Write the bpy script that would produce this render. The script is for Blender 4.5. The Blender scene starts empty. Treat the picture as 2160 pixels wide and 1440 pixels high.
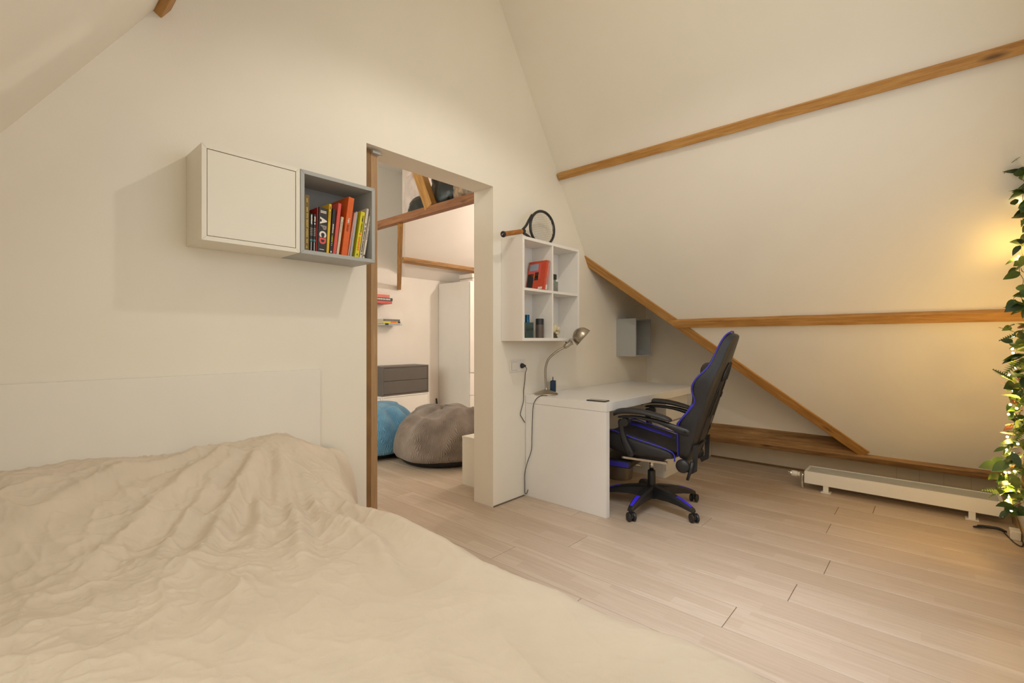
import bpy, bmesh, math, random
import numpy as np
from mathutils import Vector, Matrix, noise

random.seed(7)
SC = bpy.context.scene
COL = SC.collection
V = Vector
PI = math.pi

# ------------------------------------------------------------------ camera
cam_d = bpy.data.cameras.new('camera')
cam_d.sensor_fit = 'HORIZONTAL'
cam_d.sensor_width = 36.0
cam_d.lens = 998.03 * 36.0 / 2160.0
cam_d.shift_y = -4.73 / 2160.0
cam_d.clip_start = 0.02
cam = bpy.data.objects.new('camera', cam_d)
COL.objects.link(cam)
cam.location = (2.293, 0.0, 1.17)
cam.rotation_euler = (PI / 2, 0, math.radians(41.823))
SC.camera = cam

# ------------------------------------------------------------------ view, world, main lights
SC.view_settings.view_transform = 'Standard'
SC.view_settings.look = 'None'
SC.view_settings.gamma = 1.0
SC.view_settings.use_curve_mapping = False
SC.view_settings.exposure = 0.0

world = bpy.data.worlds.new('evening_sky')
SC.world = world
world.use_nodes = True
_bg = world.node_tree.nodes['Background']
_bg.inputs[0].default_value = (1, 0.97, 0.987, 1)
_bg.inputs[1].default_value = 0.276


def lamp(name, kind, loc, power, color, size=0.05, size_y=None, direction=None, spread=None):
    d = bpy.data.lights.new(name, kind)
    d.energy = power
    d.color = color
    if kind == 'AREA':
        d.shape = 'RECTANGLE'
        d.size = size
        d.size_y = size_y or size
        if spread:
            d.spread = math.radians(spread)
    else:
        d.shadow_soft_size = size
    o = bpy.data.objects.new(name, d)
    COL.objects.link(o)
    o.location = loc
    if direction is not None:
        o.rotation_euler = V(direction).to_track_quat('-Z', 'Y').to_euler()
    return o


L_MAIN = (1.28, 1.75, 2.98)          # lamp hanging under the ridge of the bedroom
L_NEXT = (-1.0, 4.88, 2.40)          # lamp of the room next door
LIGHTS = {
    'pendant_light': (24, (1, 0.94, 0.86)),
    'next_room_light': (58, (1, 0.9, 0.8)),
    'roof_fill_low': (20, (1, 0.86, 0.7)),
    'roof_fill_high': (22, (1, 0.76, 0.52)),
    'cool_floor_fill': (5.5, (0.78, 0.86, 1)),
    'side_window': (21, (0.84, 0.88, 1)),
    'next_room_fill': (105, (1, 0.9, 0.78)),
    'fairy_glow': (1.15, (1, 0.6, 0.13)),
}


def lit(name, kind, loc, *a):
    return lamp(name, kind, loc, LIGHTS[name][0], LIGHTS[name][1], *a)


_pl = lit('pendant_light', 'SPOT', L_MAIN, 0.035)   # shaded pendant: throws its light down and sideways
_pl.data.spot_size = math.radians(160)
_pl.data.spot_blend = 0.35
lit('next_room_light', 'POINT', L_NEXT, 0.05)
# added soft fill outside a made-up roof opening near the camera (lower and upper half)
lit('roof_fill_low', 'AREA', (1.80, -0.30, 1.70), 1.5, 1.8, (0, 0.833, -0.553))
lit('roof_fill_high', 'AREA', (1.80, 0.85, 3.45), 1.5, 2.2, (0, 0.833, -0.553))
# added cool area light inside the room, aimed steeply down at the floor
lit('cool_floor_fill', 'AREA', (2.10, 1.25, 3.1), 0.5, 0.5, (-0.13, 0.30, -1.0), 50)
# cool daylight outside the window in the right-hand wall
lit('side_window', 'AREA', (2.84, 1.65, 1.75), 2.0, 1.15, (-1, 0.1, -0.15))
# added fill outside a made-up window of the room next door
lit('next_room_fill', 'AREA', (-1.3, -0.35, 2.0), 2.4, 2.0, (-0.35, 1, -0.05))

# ------------------------------------------------------------------ materials
def _nt(name):
    m = bpy.data.materials.new(name)
    m.use_nodes = True
    nt = m.node_tree
    return m, nt, nt.nodes['Principled BSDF']


def _n(nt, t, **kw):
    n = nt.nodes.new(t)
    for k, v in kw.items():
        if k in n.inputs:
            n.inputs[k].default_value = v
        else:
            setattr(n, k, v)
    return n


def _map(nt, scale=(1, 1, 1), rot=(0, 0, 0), coord='Object'):
    tc = nt.nodes.new('ShaderNodeTexCoord')
    mp = nt.nodes.new('ShaderNodeMapping')
    mp.inputs['Scale'].default_value = scale
    mp.inputs['Rotation'].default_value = rot
    nt.links.new(tc.outputs[coord], mp.inputs['Vector'])
    return mp.outputs['Vector']


def _ramp(nt, fac, stops):
    r = nt.nodes.new('ShaderNodeValToRGB')
    el = r.color_ramp.elements
    while len(el) < len(stops):
        el.new(0.5)
    for e, (p, c) in zip(el, stops):
        e.position = p
        e.color = (*c, 1)
    nt.links.new(fac, r.inputs[0])
    return r.outputs[0]


def plain(name, col, rough=0.5, metal=0.0, vary=0.06, scale=6.0, bump=0.0, bscale=60.0, spec=None, coat=0.0):
    m, nt, b = _nt(name)
    vec = _map(nt)
    nz = _n(nt, 'ShaderNodeTexNoise', Scale=scale, Detail=3.0)
    nt.links.new(vec, nz.inputs['Vector'])
    lo = tuple(max(0, c * (1 - vary)) for c in col)
    hi = tuple(min(1, c * (1 + vary)) for c in col)
    nt.links.new(_ramp(nt, nz.outputs['Fac'], [(0.3, lo), (0.7, hi)]), b.inputs['Base Color'])
    b.inputs['Roughness'].default_value = rough
    b.inputs['Metallic'].default_value = metal
    if spec is not None:
        b.inputs['Specular IOR Level'].default_value = spec
    if coat:
        b.inputs['Coat Weight'].default_value = coat
    if bump:
        n2 = _n(nt, 'ShaderNodeTexNoise', Scale=bscale, Detail=4.0)
        nt.links.new(vec, n2.inputs['Vector'])
        bp = _n(nt, 'ShaderNodeBump', Strength=bump, Distance=0.01)
        nt.links.new(n2.outputs['Fac'], bp.inputs['Height'])
        nt.links.new(bp.outputs['Normal'], b.inputs['Normal'])
    return m


def wood(name, dark, mid, light, stretch=(1.2, 14, 14), rough=0.55, knots=True, bump=0.15, grain=3.0):
    """grain runs along the object's local X axis"""
    m, nt, b = _nt(name)
    vec = _map(nt, stretch)
    nz = _n(nt, 'ShaderNodeTexNoise', Scale=grain, Detail=6.0, Roughness=0.65, Distortion=0.6)
    nt.links.new(vec, nz.inputs['Vector'])
    col = _ramp(nt, nz.outputs['Fac'], [(0.28, dark), (0.5, mid), (0.72, light)])
    if knots:
        v2 = _map(nt, (2.6, 9, 9))
        vo = _n(nt, 'ShaderNodeTexVoronoi', Scale=1.0)
        nt.links.new(v2, vo.inputs['Vector'])
        k = _ramp(nt, vo.outputs['Distance'], [(0.05, (0.22, 0.18, 0.16)), (0.17, (1, 1, 1))])
        mx = _n(nt, 'ShaderNodeMix', data_type='RGBA', blend_type='MULTIPLY')
        mx.inputs['Factor'].default_value = 0.85
        nt.links.new(col, mx.inputs[6])
        nt.links.new(k, mx.inputs[7])
        col = mx.outputs[2]
    nt.links.new(col, b.inputs['Base Color'])
    b.inputs['Roughness'].default_value = rough
    bp = _n(nt, 'ShaderNodeBump', Strength=bump, Distance=0.004)
    nt.links.new(nz.outputs['Fac'], bp.inputs['Height'])
    nt.links.new(bp.outputs['Normal'], b.inputs['Normal'])
    return m


def floor_mat():
    m, nt, b = _nt('maple_strip_floor')
    tc = nt.nodes.new('ShaderNodeTexCoord')
    br = _n(nt, 'ShaderNodeTexBrick', Scale=1.0)
    br.offset = 0.37
    br.inputs['Color1'].default_value = (0.0, 0, 0, 1)
    br.inputs['Color2'].default_value = (1, 1, 1, 1)
    br.inputs['Mortar'].default_value = (0.5, 0.5, 0.5, 1)
    br.inputs['Mortar Size'].default_value = 0.0
    br.inputs['Brick Width'].default_value = 0.47
    br.inputs['Row Height'].default_value = 0.066
    nt.links.new(tc.outputs['Object'], br.inputs['Vector'])
    oi = nt.nodes.new('ShaderNodeObjectInfo')
    mp = nt.nodes.new('ShaderNodeMapping')
    mp.inputs['Scale'].default_value = (1.3, 26, 1)
    nt.links.new(tc.outputs['Object'], mp.inputs['Vector'])
    nz = _n(nt, 'ShaderNodeTexNoise', Scale=2.2, Detail=6.0, Roughness=0.7)
    nt.links.new(mp.outputs['Vector'], nz.inputs['Vector'])
    a = nt.nodes.new('ShaderNodeMath'); a.operation = 'MULTIPLY_ADD'
    nt.links.new(br.outputs['Color'], a.inputs[0]); a.inputs[1].default_value = 0.24
    nt.links.new(nz.outputs['Fac'], a.inputs[2])
    a2 = nt.nodes.new('ShaderNodeMath'); a2.operation = 'MULTIPLY_ADD'
    nt.links.new(oi.outputs['Random'], a2.inputs[0]); a2.inputs[1].default_value = 0.22
    nt.links.new(a.outputs[0], a2.inputs[2])
    col = _ramp(nt, a2.outputs[0], [(0.35, (0.46, 0.345, 0.25)), (0.75, (0.56, 0.44, 0.335)), (1.15, (0.64, 0.52, 0.41))])
    nt.links.new(col, b.inputs['Base Color'])
    b.inputs['Roughness'].default_value = 0.42
    b.inputs['Specular IOR Level'].default_value = 0.4
    bp = _n(nt, 'ShaderNodeBump', Strength=0.05, Distance=0.002)
    nt.links.new(nz.outputs['Fac'], bp.inputs['Height'])
    nt.links.new(bp.outputs['Normal'], b.inputs['Normal'])
    return m


def ribbed(name, lo, hi, ribs=230, strength=0.5):
    """corduroy: fine ribs running from the gathered top down to the base"""
    m, nt, b = _nt(name)
    vec = _map(nt)
    g = _n(nt, 'ShaderNodeTexGradient', gradient_type='RADIAL')
    nt.links.new(vec, g.inputs['Vector'])
    nz = _n(nt, 'ShaderNodeTexNoise', Scale=5.0, Detail=3.0)
    nt.links.new(vec, nz.inputs['Vector'])
    a0 = nt.nodes.new('ShaderNodeMath'); a0.operation = 'MULTIPLY_ADD'
    nt.links.new(nz.outputs['Fac'], a0.inputs[0]); a0.inputs[1].default_value = 0.05
    nt.links.new(g.outputs['Fac'], a0.inputs[2])
    a1 = nt.nodes.new('ShaderNodeMath'); a1.operation = 'MULTIPLY'
    nt.links.new(a0.outputs[0], a1.inputs[0]); a1.inputs[1].default_value = 2 * PI * ribs
    sn = nt.nodes.new('ShaderNodeMath'); sn.operation = 'SINE'
    nt.links.new(a1.outputs[0], sn.inputs[0])
    a2 = nt.nodes.new('ShaderNodeMath'); a2.operation = 'MULTIPLY_ADD'
    nt.links.new(sn.outputs[0], a2.inputs[0]); a2.inputs[1].default_value = 0.16
    nt.links.new(nz.outputs['Fac'], a2.inputs[2])
    nt.links.new(_ramp(nt, a2.outputs[0], [(0.3, lo), (0.72, hi)]), b.inputs['Base Color'])
    b.inputs['Roughness'].default_value = 0.9
    b.inputs['Sheen Weight'].default_value = 0.25
    bp = _n(nt, 'ShaderNodeBump', Strength=strength, Distance=0.004)
    nt.links.new(sn.outputs[0], bp.inputs['Height'])
    nt.links.new(bp.outputs['Normal'], b.inputs['Normal'])
    return m


def glow(name, col, strength):
    m, nt, b = _nt(name)
    b.inputs['Base Color'].default_value = (*col, 1)
    b.inputs['Emission Color'].default_value = (*col, 1)
    b.inputs['Emission Strength'].default_value = strength
    return m


def glass(name, col=(0.9, 0.95, 0.95), clear=0.85, rough=0.05):
    m, nt, b = _nt(name)
    b.inputs['Base Color'].default_value = (*col, 1)
    b.inputs['Roughness'].default_value = rough
    tr = nt.nodes.new('ShaderNodeBsdfTransparent')
    tr.inputs[0].default_value = (*col, 1)
    mx = nt.nodes.new('ShaderNodeMixShader')
    mx.inputs[0].default_value = clear
    nt.links.new(b.outputs[0], mx.inputs[1])
    nt.links.new(tr.outputs[0], mx.inputs[2])
    nt.links.new(mx.outputs[0], nt.nodes['Material Output'].inputs['Surface'])
    return m


M = {}
M['wall'] = plain('cream_plaster', (0.85, 0.79, 0.69), 0.9, vary=0.015, scale=2.5, bump=0.03, bscale=90)
M['wall2'] = plain('white_plaster', (0.82, 0.76, 0.70), 0.9, vary=0.015, scale=2.5, bump=0.03, bscale=90)
M['knee_seam'] = plain('knee_board_seam', (0.52, 0.43, 0.33), 0.9)
M['knee'] = plain('knee_board', (0.78, 0.68, 0.55), 0.8, vary=0.03, scale=4)
M['floor'] = floor_mat()
M['headb'] = plain('off_white_panel', (0.82, 0.775, 0.70), 0.6, vary=0.01)
M['gap'] = plain('floor_gap', (0.16, 0.10, 0.06), 0.9)
M['beam'] = wood('old_pine_beam', (0.30, 0.125, 0.025), (0.46, 0.225, 0.055), (0.58, 0.33, 0.11))
M['beam2'] = wood('weathered_pine_plate', (0.17, 0.085, 0.03), (0.33, 0.175, 0.065), (0.52, 0.31, 0.13), stretch=(1.0, 10, 10))
M['beam3'] = wood('red_brown_beam', (0.17, 0.06, 0.022), (0.29, 0.115, 0.042), (0.38, 0.17, 0.07))
M['beamc'] = plain('beam_crack', (0.06, 0.03, 0.012), 0.9)
M['ply'] = wood('plywood_edge', (0.38, 0.22, 0.10), (0.52, 0.33, 0.17), (0.62, 0.42, 0.24), stretch=(14, 14, 0.8), knots=False)
M['plyd'] = plain('plywood_dark_ply', (0.30, 0.165, 0.075), 0.7)
M['jamb'] = plain('brown_wood_strip', (0.24, 0.12, 0.035), 0.55, vary=0.2)
M['skirt'] = wood('oak_skirting', (0.38, 0.24, 0.09), (0.50, 0.33, 0.14), (0.58, 0.40, 0.19), knots=False)
M['white'] = plain('white_lacquer', (0.86, 0.82, 0.77), 0.38, vary=0.01)
M['deskw'] = plain('white_desk_foil', (0.88, 0.86, 0.84), 0.32, vary=0.01)
M['cream'] = plain('cream_foil', (0.80, 0.745, 0.64), 0.42, vary=0.01)
M['seam'] = plain('dark_seam', (0.16, 0.13, 0.10), 0.8)
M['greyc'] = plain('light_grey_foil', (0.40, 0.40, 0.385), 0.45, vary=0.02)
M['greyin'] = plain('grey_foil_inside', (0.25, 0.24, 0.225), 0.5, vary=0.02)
M['darkc'] = plain('dark_grey_foil', (0.125, 0.11, 0.098), 0.45, vary=0.02)
M['sheet'] = plain('cream_cotton', (0.69, 0.585, 0.475), 0.9, vary=0.03, scale=8, bump=0.10, bscale=260)
M['black'] = plain('black_plastic', (0.017, 0.017, 0.019), 0.42, vary=0.1)
M['leather'] = plain('black_faux_leather', (0.022, 0.021, 0.023), 0.45, vary=0.12, bump=0.12, bscale=220)
M['blue'] = plain('blue_piping', (0.035, 0.03, 0.42), 0.5)
M['bluep'] = plain('blue_plastic_insert', (0.06, 0.035, 0.85), 0.35)
M['chrome'] = plain('chrome', (0.75, 0.73, 0.70), 0.16, 1.0)
M['nickel'] = plain('brushed_nickel', (0.46, 0.41, 0.34), 0.33, 1.0, bump=0.03, bscale=300)
M['tin'] = plain('galvanised_tin', (0.34, 0.33, 0.34), 0.38, 0.9, vary=0.12)
M['grille'] = plain('grey_convector_grille', (0.52, 0.51, 0.47), 0.5)
M['grip'] = plain('tan_leather_grip', (0.36, 0.135, 0.025), 0.7, vary=0.25, scale=40)
M['string'] = plain('off_white_string', (0.45, 0.42, 0.37), 0.6)
M['leaf'] = plain('green_leaf', (0.045, 0.095, 0.014), 0.5, vary=0.4, scale=9)
M['leaf2'] = plain('light_green_leaf', (0.11, 0.17, 0.022), 0.5, vary=0.3, scale=9)
M['leaf3'] = plain('dark_green_leaf', (0.02, 0.05, 0.012), 0.45, vary=0.3, scale=9)
M['leaf4'] = plain('reddish_leaf', (0.20, 0.06, 0.02), 0.5, vary=0.3, scale=9)
M['stem'] = plain('brown_stem', (0.13, 0.085, 0.03), 0.8)
M['bulb'] = glow('warm_fairy_bulb', (1.0, 0.80, 0.38), 26.0)
M['lampg'] = glow('lamp_glass', (1.0, 0.82, 0.6), 6.0)
M['glass'] = glass('window_glass')
M['bagblue'] = ribbed('blue_corduroy', (0.05, 0.17, 0.30), (0.15, 0.35, 0.52))
M['baggrey'] = ribbed('taupe_corduroy', (0.13, 0.093, 0.070), (0.33, 0.265, 0.22))
M['bagbase'] = plain('black_bag_base', (0.012, 0.011, 0.011), 0.8)
M['screen'] = plain('phone_screen', (0.30, 0.28, 0.25), 0.08)
M['speaker'] = plain('navy_mesh', (0.012, 0.035, 0.075), 0.7, vary=0.3, scale=300)
M['spkt'] = plain('pale_grey_print', (0.32, 0.38, 0.46), 0.6)
M['black_ink'] = plain('black_print', (0.02, 0.018, 0.016), 0.6)
M['white_ink'] = plain('white_print', (0.78, 0.72, 0.66), 0.6)
M['red_ink'] = plain('coral_print', (0.70, 0.10, 0.085), 0.6)
M['grey_ink'] = plain('grey_print', (0.25, 0.22, 0.20), 0.6)
M['taupe_ink'] = plain('taupe_print', (0.27, 0.225, 0.20), 0.6)
M['orange_ink'] = plain('orange_print', (0.75, 0.18, 0.02), 0.6)
M['yellow_ink'] = plain('yellow_green_print', (0.55, 0.58, 0.04), 0.6)
M['gold_ink'] = plain('gold_print', (0.50, 0.36, 0.08), 0.6)
M['teal_ink'] = plain('teal_print', (0.08, 0.22, 0.24), 0.6)
M['paper'] = plain('book_pages', (0.66, 0.58, 0.46), 0.9, vary=0.06, scale=120)
M['perf'] = plain('dark_teal_glass', (0.012, 0.05, 0.055), 0.12, vary=0.3, coat=0.5)
M['perfcap'] = plain('blue_metal_cap', (0.02, 0.11, 0.24), 0.25, 0.8)
M['perfg'] = plain('pale_green_glass', (0.20, 0.26, 0.21), 0.1, vary=0.2, scale=20, coat=0.5)
M['can'] = plain('taupe_can', (0.13, 0.10, 0.085), 0.4, 0.3)
M['bone'] = plain('ivory_ceramic', (0.74, 0.64, 0.42), 0.5, vary=0.12, scale=40)
M['base_dark'] = plain('dark_olive_base', (0.06, 0.045, 0.01), 0.5, vary=0.4, scale=60)
M['plate_w'] = plain('white_switch_plastic', (0.80, 0.75, 0.69), 0.35, vary=0.0)
M['clearbag'] = plain('pinkish_white_bag', (0.66, 0.55, 0.50), 0.5, vary=0.12, scale=12)
M['blackbag'] = plain('black_bin_bag', (0.012, 0.015, 0.013), 0.35, bump=0.4, bscale=14)
M['mixbag'] = plain('see_through_bag_of_clothes', (0.30, 0.21, 0.13), 0.35, vary=0.75, scale=16)
M['linen'] = plain('folded_white_linen', (0.76, 0.70, 0.64), 0.9)


def book_mat(col, rough=0.5, vary=0.06):
    return plain('book_cover', col, rough, vary=vary, scale=30)


# ------------------------------------------------------------------ objects
def link(name, data):
    o = bpy.data.objects.new(name, data)
    COL.objects.link(o)
    return o


def tag(o, label, cat, group=None, kind=None):
    o['label'] = label
    o['category'] = cat
    if group:
        o['group'] = group
    if kind:
        o['kind'] = kind
    return o


def thing(name, label, cat, loc=(0, 0, 0), rz=0.0, group=None):
    o = link(name, None)
    o.empty_display_size = 0.05
    o.matrix_world = Matrix.Translation(V(loc)) @ Matrix.Rotation(rz, 4, 'Z')
    o['mw'] = [x for r in o.matrix_world for x in r]
    return tag(o, label, cat, group)


def _mw(o):
    if o is None or 'mw' not in o:
        return Matrix.Identity(4)
    f = list(o['mw'])
    return Matrix([f[0:4], f[4:8], f[8:12], f[12:16]])


def obj(name, bm, mat, parent=None, world=True, smooth=False, label=None, matrix=None, subsurf=0, kind=None, mats=None, auto=None):
    """one bmesh -> one object. Geometry is given in world space (world=True) or in the parent's own space."""
    me = bpy.data.meshes.new(name)
    bmesh.ops.recalc_face_normals(bm, faces=bm.faces)
    inv = _mw(parent).inverted()
    if world and parent is not None and matrix is None:
        bm.transform(inv)
    bm.to_mesh(me)
    bm.free()
    for mm in (mats or [mat]):
        me.materials.append(M[mm] if isinstance(mm, str) else mm)
    if smooth or subsurf:
        for p in me.polygons:
            p.use_smooth = True
        if auto:
            me.set_sharp_from_angle(angle=math.radians(auto))
    o = link(name, me)
    if parent is not None:
        o.parent = parent
    if matrix is not None:
        o.matrix_local = (inv @ matrix) if world else matrix
        o['mw'] = [x for r in (matrix if world else _mw(parent) @ matrix) for x in r]
    elif parent is not None:
        o['mw'] = parent['mw'] if 'mw' in parent else None
        if 'mw' not in parent:
            del o['mw']
    if subsurf:
        s = o.modifiers.new('smooth', 'SUBSURF')
        s.levels = s.render_levels = subsurf
    if label:
        o['label'] = label
    if kind:
        o['kind'] = kind
    return o


def struct(name, bm, mat, parent=None, **kw):
    o = obj(name, bm, mat, parent, **kw)
    if parent is None:
        o['kind'] = 'structure'
    return o


def BM():
    return bmesh.new()


def box(bm, x0, x1, y0, y1, z0, z1, bev=0.0, seg=2):
    vs = [bm.verts.new((x, y, z)) for x in (x0, x1) for y in (y0, y1) for z in (z0, z1)]
    fs = []
    for q in ((0, 1, 3, 2), (4, 6, 7, 5), (0, 4, 5, 1), (2, 3, 7, 6), (0, 2, 6, 4), (1, 5, 7, 3)):
        fs.append(bm.faces.new([vs[i] for i in q]))
    if bev:
        es = {e for f in fs for e in f.edges}
        bmesh.ops.bevel(bm, geom=list(es), offset=bev, segments=seg, profile=0.6, affect='EDGES')
    return bm


def bx(*a, **k):
    return box(BM(), *a, **k)


def prism(bm, pts, ext):
    """closed polygon (3D points) extruded by vector ext"""
    a = [bm.verts.new(V(p)) for p in pts]
    b = [bm.verts.new(V(p) + V(ext)) for p in pts]
    n = len(pts)
    bm.faces.new(a)
    bm.faces.new(b[::-1])
    for i in range(n):
        bm.faces.new([a[i], a[(i + 1) % n], b[(i + 1) % n], b[i]])
    return bm


def tube(bm, pts, rad, n=8, closed=False):
    pts = [V(p) for p in pts]
    k = len(pts)
    rs = rad if isinstance(rad, (list, tuple)) else [rad] * k
    rings = []
    prev = None
    for i, p in enumerate(pts):
        if closed:
            t = (pts[(i + 1) % k] - pts[i - 1]).normalized()
        else:
            t = (pts[min(i + 1, k - 1)] - pts[max(i - 1, 0)]).normalized()
        if prev is None:
            a = t.orthogonal().normalized()
        else:
            a = (prev - t * prev.dot(t))
            a = a.normalized() if a.length > 1e-6 else t.orthogonal().normalized()
        prev = a
        b = t.cross(a)
        rings.append([bm.verts.new(p + (a * math.cos(2 * PI * j / n) + b * math.sin(2 * PI * j / n)) * rs[i]) for j in range(n)])
    m = k if closed else k - 1
    for i in range(m):
        r0, r1 = rings[i], rings[(i + 1) % k]
        for j in range(n):
            bm.faces.new([r0[j], r0[(j + 1) % n], r1[(j + 1) % n], r1[j]])
    if not closed:
        bm.faces.new(rings[0][::-1])
        bm.faces.new(rings[-1])
    return bm


def lathe(bm, prof, origin=(0, 0, 0), axis=(0, 0, 1), n=24):
    """prof = [(radius, height)]"""
    o = V(origin)
    ax = V(axis).normalized()
    a = ax.orthogonal().normalized()
    b = ax.cross(a)
    rings = []
    for r, h in prof:
        if r < 1e-6:
            rings.append([bm.verts.new(o + ax * h)])
        else:
            rings.append([bm.verts.new(o + ax * h + (a * math.cos(2 * PI * j / n) + b * math.sin(2 * PI * j / n)) * r) for j in range(n)])
    for r0, r1 in zip(rings, rings[1:]):
        if len(r0) == 1 and len(r1) == 1:
            continue
        for j in range(n):
            k = (j + 1) % n
            if len(r0) == 1:
                bm.faces.new([r0[0], r1[k], r1[j]])
            elif len(r1) == 1:
                bm.faces.new([r0[j], r0[k], r1[0]])
            else:
                bm.faces.new([r0[j], r0[k], r1[k], r1[j]])
    if len(rings[0]) > 1:
        bm.faces.new(rings[0][::-1])
    if len(rings[-1]) > 1:
        bm.faces.new(rings[-1])
    return bm


def blob(bm, c, r, seg=16, squash=(1, 1, 1)):
    bmesh.ops.create_uvsphere(bm, u_segments=seg, v_segments=max(6, seg // 2), radius=r,
                              matrix=Matrix.Translation(V(c)) @ Matrix.Diagonal((*squash, 1)))
    return bm


def spline(pts, n=8):
    """Catmull-Rom through points"""
    P = [V(p) for p in pts]
    P = [P[0] * 2 - P[1]] + P + [P[-1] * 2 - P[-2]]
    out = []
    for i in range(1, len(P) - 2):
        for k in range(n):
            t = k / n
            p0, p1, p2, p3 = P[i - 1:i + 3]
            out.append(0.5 * ((2 * p1) + (p2 - p0) * t + (2 * p0 - 5 * p1 + 4 * p2 - p3) * t * t + (3 * p1 - p0 - 3 * p2 + p3) * t ** 3))
    out.append(P[-2])
    return out


def text(parent, s, origin, xdir, ydir, size, mat, squeeze=1.0, ext=0.0003, align='LEFT', name='lettering', bold=0.0):
    cu = bpy.data.curves.new(name, 'FONT')
    cu.body = s
    cu.size = size
    cu.extrude = ext
    cu.align_x = align
    cu.align_y = 'CENTER'
    cu.offset = bold
    tmp = bpy.data.objects.new('tmp', cu)
    me = bpy.data.meshes.new_from_object(tmp)
    bpy.data.objects.remove(tmp)
    bpy.data.curves.remove(cu)
    me.name = name
    me.materials.clear()
    me.materials.append(M[mat])
    o = link(name, me)
    x = V(xdir).normalized()
    y = V(ydir).normalized()
    z = x.cross(y).normalized()
    y = z.cross(x)
    mw = Matrix([[x.x * squeeze, y.x, z.x, origin[0]], [x.y * squeeze, y.y, z.y, origin[1]], [x.z * squeeze, y.z, z.z, origin[2]], [0, 0, 0, 1]])
    o.parent = parent
    o.matrix_local = _mw(parent).inverted() @ mw
    return o


# ------------------------------------------------------------------ roof slope frame (slope behind the desk)
PITCH = math.atan(1.506)
CS, SN = math.cos(PITCH), math.sin(PITCH)
S_O = V((0, 3.56, 1.85))
S_UP = V((0, -CS, SN))               # up the slope
S_IN = V((0, -SN, -CS))              # towards the room
XW = 2.68                            # right wall
RIDGE_Y = 1.80


def sl(x, s, off=0.0):
    return V((x, 0, 0)) + S_O + S_UP * s + S_IN * off


def mirror(p):
    return V((p[0], 2 * RIDGE_Y - p[1], p[2]))


S_R = (S_O.y - RIDGE_Y) / CS          # ridge in slope coordinates

# floor -----------------------------------------------------------
floor = struct('floor', bx(-4.2, XW + 0.1, -1.4, 5.7, -0.08, -0.004), 'gap')
joints = {3.8: 1.79, 3.4: 1.80, 2.8: 1.878, 2.4: 1.80, 2.0: 1.645, 1.8: 0.525, 2.6: 0.493, 3.6: 0.42, 3.2: 0.30, 3.0: 1.20, 2.2: 0.75, 1.6: 1.1}
k = -7
PW = 0.1985
y0 = 2.797 - 21 * PW
row = 0
while y0 < 5.6:
    key = None
    for kk in joints:
        if abs(y0 - kk) < 0.06:
            key = kk
    ref = joints[key] if key else random.uniform(0, 2.2)
    xs = [ref + 2.35 * i for i in range(-3, 3)]
    xs = [-4.2] + [x for x in xs if -4.0 < x < XW - 0.1] + [XW + 0.02]
    for x0, x1 in zip(xs, xs[1:]):
        w = (PW - 0.0022) / 2
        hl = (x1 - x0) / 2 - 0.0014
        bm = bx(-hl, hl, -w, w, -0.02, random.uniform(-0.0006, 0.0), bev=0.0012, seg=1)
        struct('plank', bm, 'floor', floor, world=False, matrix=Matrix.Translation(((x0 + x1) / 2, y0 + PW / 2, 0)))
    y0 += PW
    row += 1

# left wall with door opening ---------------------------------------
DY0, DY1, DZ, WT = 1.382, 2.365, 2.232, 0.191
bm = BM()
box(bm, -WT, 0, -1.4, DY0, 0, 4.7)
box(bm, -WT, 0, DY1, 5.7, 0, 4.7)
box(bm, -WT, 0, DY0, DY1, DZ, 4.7)
struct('wall_left', bm, 'wall')
struct('trim_1', bx(-0.0005, 0.004, DY1 + 0.003, 2.70, 0.0, 0.009), 'seam')

# slope over the desk: thick panel cut by the diagonal brace --------
PT = 0.13
bm = BM()
poly = [(0.0, 0.02), (0.0, S_R), (XW, S_R), (XW, -1.90), (1.885, -1.90)]
prism(bm, [sl(x, s) for x, s in poly], -S_IN * PT)
struct('ceiling', bm, 'wall')
# opposite slope, with a made-up opening for the fill lights
RX0, RX1, RS0, RS1 = 1.0, 2.60, -1.5, 3.0


def panel(bm, x0, x1, s0, s1):
    prism(bm, [mirror(sl(x0, s0)), mirror(sl(x1, s0)), mirror(sl(x1, s1)), mirror(sl(x0, s1))], V((0, -S_IN.y * -1, 0)) * 0 + V((0, S_IN.y, -S_IN.z)) * PT)


bm = BM()
for a in ((0, RX0, -2.1, S_R), (RX1, XW, -2.1, S_R), (RX0, RX1, -2.1, RS0), (RX0, RX1, RS1, S_R)):
    panel(bm, *a)
struct('ceiling.001', bm, 'wall')
w1 = struct('added_window_1', BM(), 'white')  # unseen glazing, added so the roof fill can enter
bm = BM()
for a in ((RX0, RX0 + 0.06, RS0, RS1), (RX1 - 0.06, RX1, RS0, RS1), (RX0, RX1, RS0, RS0 + 0.06), (RX0, RX1, RS1 - 0.06, RS1)):
    panel(bm, *a)
struct('window_frame', bm, 'white', w1)
bm = BM()
prism(bm, [mirror(sl(x, s, -0.07)) for x, s in ((RX0 + .06, RS0 + .06), (RX1 - .06, RS0 + .06), (RX1 - .06, RS1 - .06), (RX0 + .06, RS1 - .06))], V((0, S_IN.y, -S_IN.z)) * 0.006)
struct('pane', bm, 'glass', w1)

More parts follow.
